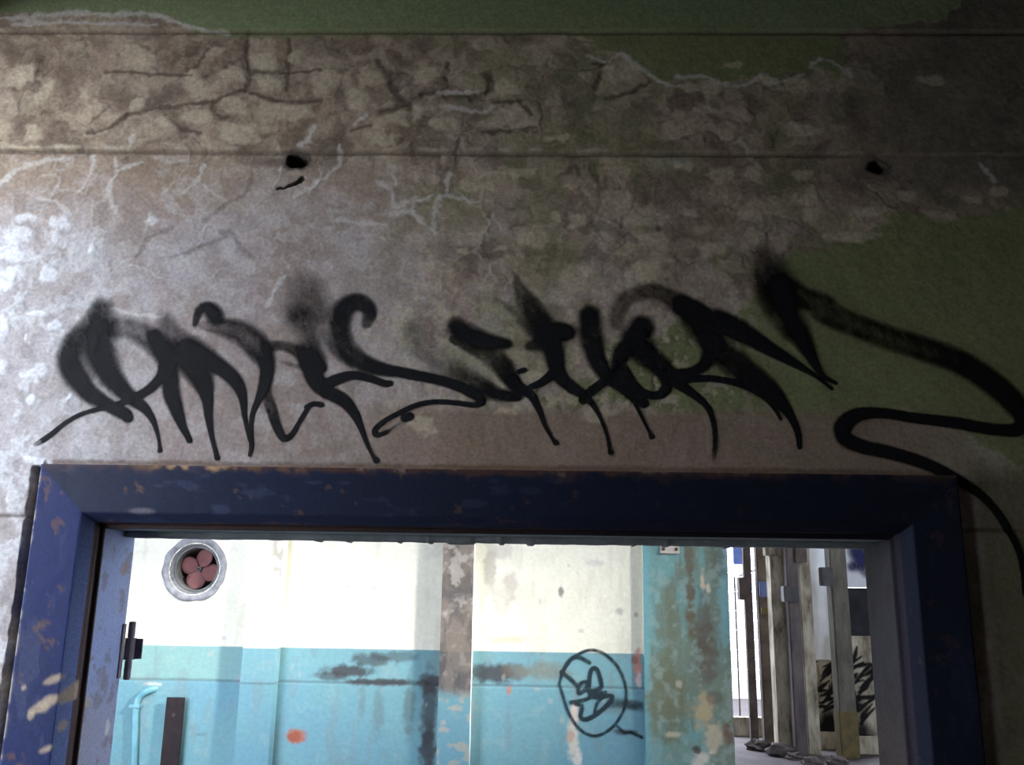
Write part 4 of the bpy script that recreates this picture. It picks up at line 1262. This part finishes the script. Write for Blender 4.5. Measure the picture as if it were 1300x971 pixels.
static('wall_blocker_front', [(2.3, 7.0, .2, .4, 0, 3.75), (5.4, 7.0, .2, .4, 3.75, ROOFZ), (2.3, 5.4, .2, .4, 4.95, ROOFZ)], M_PLAIN, 'unseen plaster wall added to cut sky light, with a slot for the sun', 'wall')  # unseen wall added to hold back sky light, slot left for the sun
static('wall_blocker_left', [(.75, .95, 3.5, 10.2, 0, ROOFZ)], M_PLAIN, 'unseen plaster wall added behind the teal pier to block sky light', 'wall')  # unseen, added to keep sky light out of the hall
static('wall_blocker_right', [(6.8, 7.0, 3.8, 10.2, 0, ROOFZ), (6.8, 7.0, .4, 3.8, 0, .4), (6.8, 7.0, .4, 3.8, 4.6, ROOFZ)], M_PLAIN, 'unseen plaster wall added to limit sky light, with one wide opening for side light', 'wall')  # unseen, added to limit sky light; opening shaped to light the left reveal
static('wall_corridor_end', [(-3.6, -3.4, .2, YB + .5, 0, 4.0)], M_PLAIN, 'plaster end wall of the corridor', 'wall')

# ------------------------------------------------------------------ the hall with pillars at the right
M_COLCREAM = mat_noise('dirty_cream_paint', [(.34, (.12, .095, .07)), (.48, (.34, .30, .225)), (.66, (.54, .49, .38))], 7, stretch=(1, 1, .35))
M_COLGREY = mat_noise('grey_green_render', [(.3, (.065, .06, .048)), (.55, (.14, .13, .105)), (.75, (.21, .195, .155))], 7, stretch=(1, 1, .35))
M_COLDARK = mat_noise('dark_brown_steel', [(.3, (.06, .048, .042)), (.7, (.16, .13, .11))], 5)
M_COLMAUVE = mat_noise('sooty_mauve_render', [(.3, (.05, .042, .045)), (.55, (.12, .10, .10)), (.75, (.20, .17, .155))], 6, stretch=(1, 1, .35))
M_YELLOW = mat_noise('worn_yellow_paint', [(.3, (.07, .06, .045)), (.5, (.13, .10, .04)), (.75, (.16, .13, .07))], 9)
M_WHITEW = mat_noise('white_render', [(.3, (.60, .62, .66)), (.7, (.76, .78, .80))], 3)
M_BLUESH = mat_noise('blue_sheet', [(.3, (.06, .09, .25)), (.7, (.12, .17, .36))], 3, rough=.6)
M_DARKIN = mat_noise('dark_board', [(.3, (.012, .012, .016)), (.7, (.03, .03, .036))], 6)


def base_at(px, py):
    q = survey(px, py, Z=0.0)
    return q, (q[1] + 2.0) / F_PX * 1.02


def pillar(label, px, py, wpx, mat, depth=1.0, brackets=(), lower=None, name='pillar', group=None):
    q, mpp = base_at(px, py)
    w = wpx * mpp
    o = tag(empty(name, (q[0], q[1], 0)), label, 'pillar', group)
    bm = bmesh.new()
    bm_box(bm, (q[0], q[1] + w * depth / 2, ROOFZ / 2), (w, w * depth, ROOFZ), bevel=.012)
    bm_obj('shaft', bm, mat, o)
    for (nm, bx, by, bw, bh_, m2) in brackets:
        r = survey(bx, by, Y=q[1] - .02)
        bm = bmesh.new()
        bm_box(bm, (r[0], q[1] + .02, r[2]), (bw * mpp, .14, bh_ * mpp), bevel=.008)
        bm_obj(nm, bm, m2, o)
    if lower:
        h, m2 = lower
        bm = bmesh.new()
        bm_box(bm, (q[0], q[1] + w * depth / 2, h / 2), (w + .012, w * depth + .012, h), bevel=.008)
        bm_obj('painted_foot', bm, m2, o)
    return o


pillar('slim dark steel post with a bracket in front of the bright opening', 959, 941, 9, M_COLDARK, 1, [('bracket', 943, 747, 9, 26, M_COLDARK)])
pillar('dark brown post with a blue and yellow patch', 978, 946, 12, M_COLDARK, 1, [('blue_patch', 971, 748, 13, 18, M_BLUESH), ('yellow_patch', 971, 776, 9, 9, M_YELLOW)])
pillar('broad cream pillar with a flared capital', 1002, 955, 22, M_COLCREAM, 1, [('capital', 988, 699, 32, 12, M_COLCREAM)])
pillar('grey pillar with a switch box and dark junk on top', 1019, 960, 14, M_COLMAUVE, 1, [('switch_box', 1004, 754, 18, 18, M_STEEL), ('dark_lump', 1016, 703, 14, 20, M_COLDARK)])
pillar('slim cream pillar beside the grey pillar', 1035, 958, 15, M_COLCREAM, 1)
pillar('grey green pillar with a yellow foot and a box', 1081, 963, 20, M_COLGREY, 1, [('wall_box', 1050, 732, 13, 22, M_STEEL)], lower=(.50, M_YELLOW))

# boarded bay between the last pillars
YH = 8.95


def hpx(px, py, Y=YH):
    return survey(px, py, Y=Y)


def panel(name, x0, y0, x1, y1, mat, label, cat, Y=YH, th=.06, z0=None):
    a, b = hpx(x0, y1, Y), hpx(x1, y0, Y)
    xl, xr = (hpx(x0, (y0 + y1) / 2, Y)[0], hpx(x1, (y0 + y1) / 2, Y)[0])
    bm = bmesh.new()
    zz = a[2] if z0 is None else z0
    bm_box(bm, ((xl + xr) / 2, Y + th / 2, (zz + b[2]) / 2), (xr - xl, th, b[2] - zz), bevel=.006)
    return tag(bm_obj(name, bm, mat), label, cat)


panel('bay_panel', 1027, 600, 1064, 838, M_WHITEW, 'bluish white panel between two pillars of the hall', 'panel', YH + .02)
low1 = panel('low_wall', 1036, 838, 1072, 960, M_COLCREAM, 'low cream wall with black graffiti under the white panel', 'wall', YH, .12, 0.0)
low2 = panel('low_wall', 1072, 808, 1125, 960, M_COLCREAM, 'low pinkish wall with black graffiti beside the doorway jamb', 'wall', YH - .25, .12, 0.0)
panel('dark_board', 1070, 747, 1125, 808, M_DARKIN, 'black board above the low graffiti wall', 'board', YH - .20, .05)
pane = panel('white_board', 1066, 600, 1125, 745, M_WHITEW, 'white board with dark blue spray clouds above the black board', 'board', YH - .20, .05)

# graffiti on the far boards
TILES[10] = (880, 650, 3.024)
def scrawl(x0, x1, y0, y1, n, seed):
    r = np.random.RandomState(seed)
    out = []
    for k in range(n):
        x, y = x0 + (x1 - x0) * r.rand(), y0 + (y1 - y0) * (k + r.rand()) / n
        a = -.6 + .7 * r.randn() * .6
        ln = 22 + 30 * r.rand()
        dx, dy = math.cos(a) * ln, math.sin(a) * ln
        out.append(([(10, x - dx, y - dy, 3, .8), (10, x + 6 * r.randn(), y + 6 * r.randn(), 4 + 4 * r.rand(), .95), (10, x + dx, y + dy, 3, .8)], .4, 0))
    return out


g1 = scrawl(488, 560, 560, 760, 20, 901) + [([(10, 520, 800, 30, .95), (10, 540, 900, 40, 1)], .5, 0), ([(10, 500, 840, 24, .9), (10, 560, 940, 30, .9)], .5, 0)]
g2 = scrawl(600, 690, 560, 790, 24, 907) + [([(10, 640, 850, 34, .9), (10, 690, 920, 36, .95)], .5, 0)]
g3 = [([(10, 620, 150, 22, .9), (10, 640, 190, 24, .9), (10, 610, 210, 16, .8)], .6, 0), ([(10, 650, 150, 20, .8), (10, 660, 230, 16, .7)], .6, 0)]
M_SPRAYB = mat_spray('navy_spray', (.02, .025, .09))
for par, st, Yp, mt, lb in ((low1, g1, YH, M_SPRAY, 'black graffiti strokes'), (low2, g2, YH - .25, M_SPRAY, 'black graffiti strokes'), (pane, g3, YH - .20, M_SPRAYB, 'navy spray clouds')):
    mn = np.min([v.co[:] for v in par.data.vertices], 0)
    mx = np.max([v.co[:] for v in par.data.vertices], 0)
    paint_part('graffiti', np.arange(mn[0] + .01, mx[0] - .01, .012), np.arange(max(mn[2] + .01, .2), min(mx[2] - .01, 3.4), .012), st, Yp, .0101, 701,
               (lambda a, b, Yp=Yp: np.full(a.shape, Yp)), par, mt, lb, lift=.004)

# parapet, bright yard and the white house wall outside
panel('parapet', 928, 912, 1000, 960, M_COLCREAM, 'low beige parapet under the bright opening', 'wall', 9.75, .15, 0.0)
yard = empty('yard_wall', (4, 13.5, 0))
tag(yard, 'white slatted house wall outside beyond the pillars', 'wall')
for k in range(22):
    bm = bmesh.new()
    bm_box(bm, (4.2, 13.5 + .01 * (k % 2), .08 + k * .16), (6.5, .05, .15), bevel=.008)
    bm_obj('board', bm, M_WHITEW, yard)
static('shade_roof', [(.75, 9.0, .2, 10.2, ROOFZ, ROOFZ + .2), (-3.6, 1.6, .2, 3.5, 4.0, 4.2), (1.4, 1.6, .2, 3.5, 4.0, ROOFZ + .2)], M_CONC, 'unseen concrete slabs added to shade the corridor and the pillared hall', 'roof')  # slabs out of view, added to keep sky light off pillars and corridor
Yt = 11.0
panel('blue_sheet', 930, 640, 947, 716, M_BLUESH, 'blue sheet hanging outside beside the teal pier', 'sheet', Yt, .03)
q = hpx(950, 725, Yt)
aw = tag(empty('awning', (q[0], Yt, q[2])), 'small white sloping awning beyond the slim post', 'awning')
bm = bmesh.new()
vs = bm_box(bm, (0, 0, 0), (.42, .5, .03), bevel=.004)
bmesh.ops.rotate(bm, cent=(0, 0, 0), matrix=Matrix.Rotation(-.35, 3, 'Y'), verts=bm.verts)
bmesh.ops.translate(bm, vec=(q[0], Yt, q[2]), verts=bm.verts)
bm_obj('sheet', bm, M_WHITEW, aw)
for s in (-.16, .16):
    bm = bmesh.new()
    bm_box(bm, (q[0] + s, Yt + .2, (q[2] + .03 + .35 * s) / 2), (.02, .02, q[2] + .35 * s))
    bm_obj('post', bm, M_COLDARK, aw)

# rubble at the feet of the pillars
M_RUBBLE = mat_noise('dark_rubble', [(.3, (.05, .04, .04)), (.7, (.15, .125, .115))], 9, bump=.8, dist=.02)
RUB = [(957, 947, 13, 'dark broken stone at the foot of the slim steel post'), (983, 953, 16, 'widest dark broken stone, at the foot of the brown post'), (1000, 958, 9, 'flat grey broken stone before the broad cream pillar'),
       (1022, 965, 11, 'dark broken stone at the foot of the grey pillar'), (966, 944, 8, 'smallest broken stone, between the two dark posts'), (1054, 966, 12, 'dark broken stone before the low graffiti wall')]
for k, (px, py, r, lb) in enumerate(RUB):
    q, mpp = base_at(px, py)
    bm = bmesh.new()
    bmesh.ops.create_icosphere(bm, subdivisions=3, radius=1)
    rs = np.random.RandomState(800 + k)
    ph = rs.rand(6) * 6
    for vtx in bm.verts:
        n = vtx.co.normalized()
        f = 1 + .22 * math.sin(3 * n.x + ph[0]) * math.cos(4 * n.y + ph[1]) + .15 * math.sin(7 * n.z + ph[2] + 3 * n.x) + .10 * math.sin(11 * n.y + ph[3])
        vtx.co = n * f
    zmin = min(vtx.co.z for vtx in bm.verts)
    R = r * mpp
    for vtx in bm.verts:
        vtx.co = Vector((q[0] + vtx.co.x * R, q[1] - .25 + vtx.co.y * R * .8, max(0.0, (vtx.co.z + .35) * R * .6)))
    tag(bm_obj('broken_stone', bm, M_RUBBLE), lb, 'stone', 'broken stones at the pillar feet')
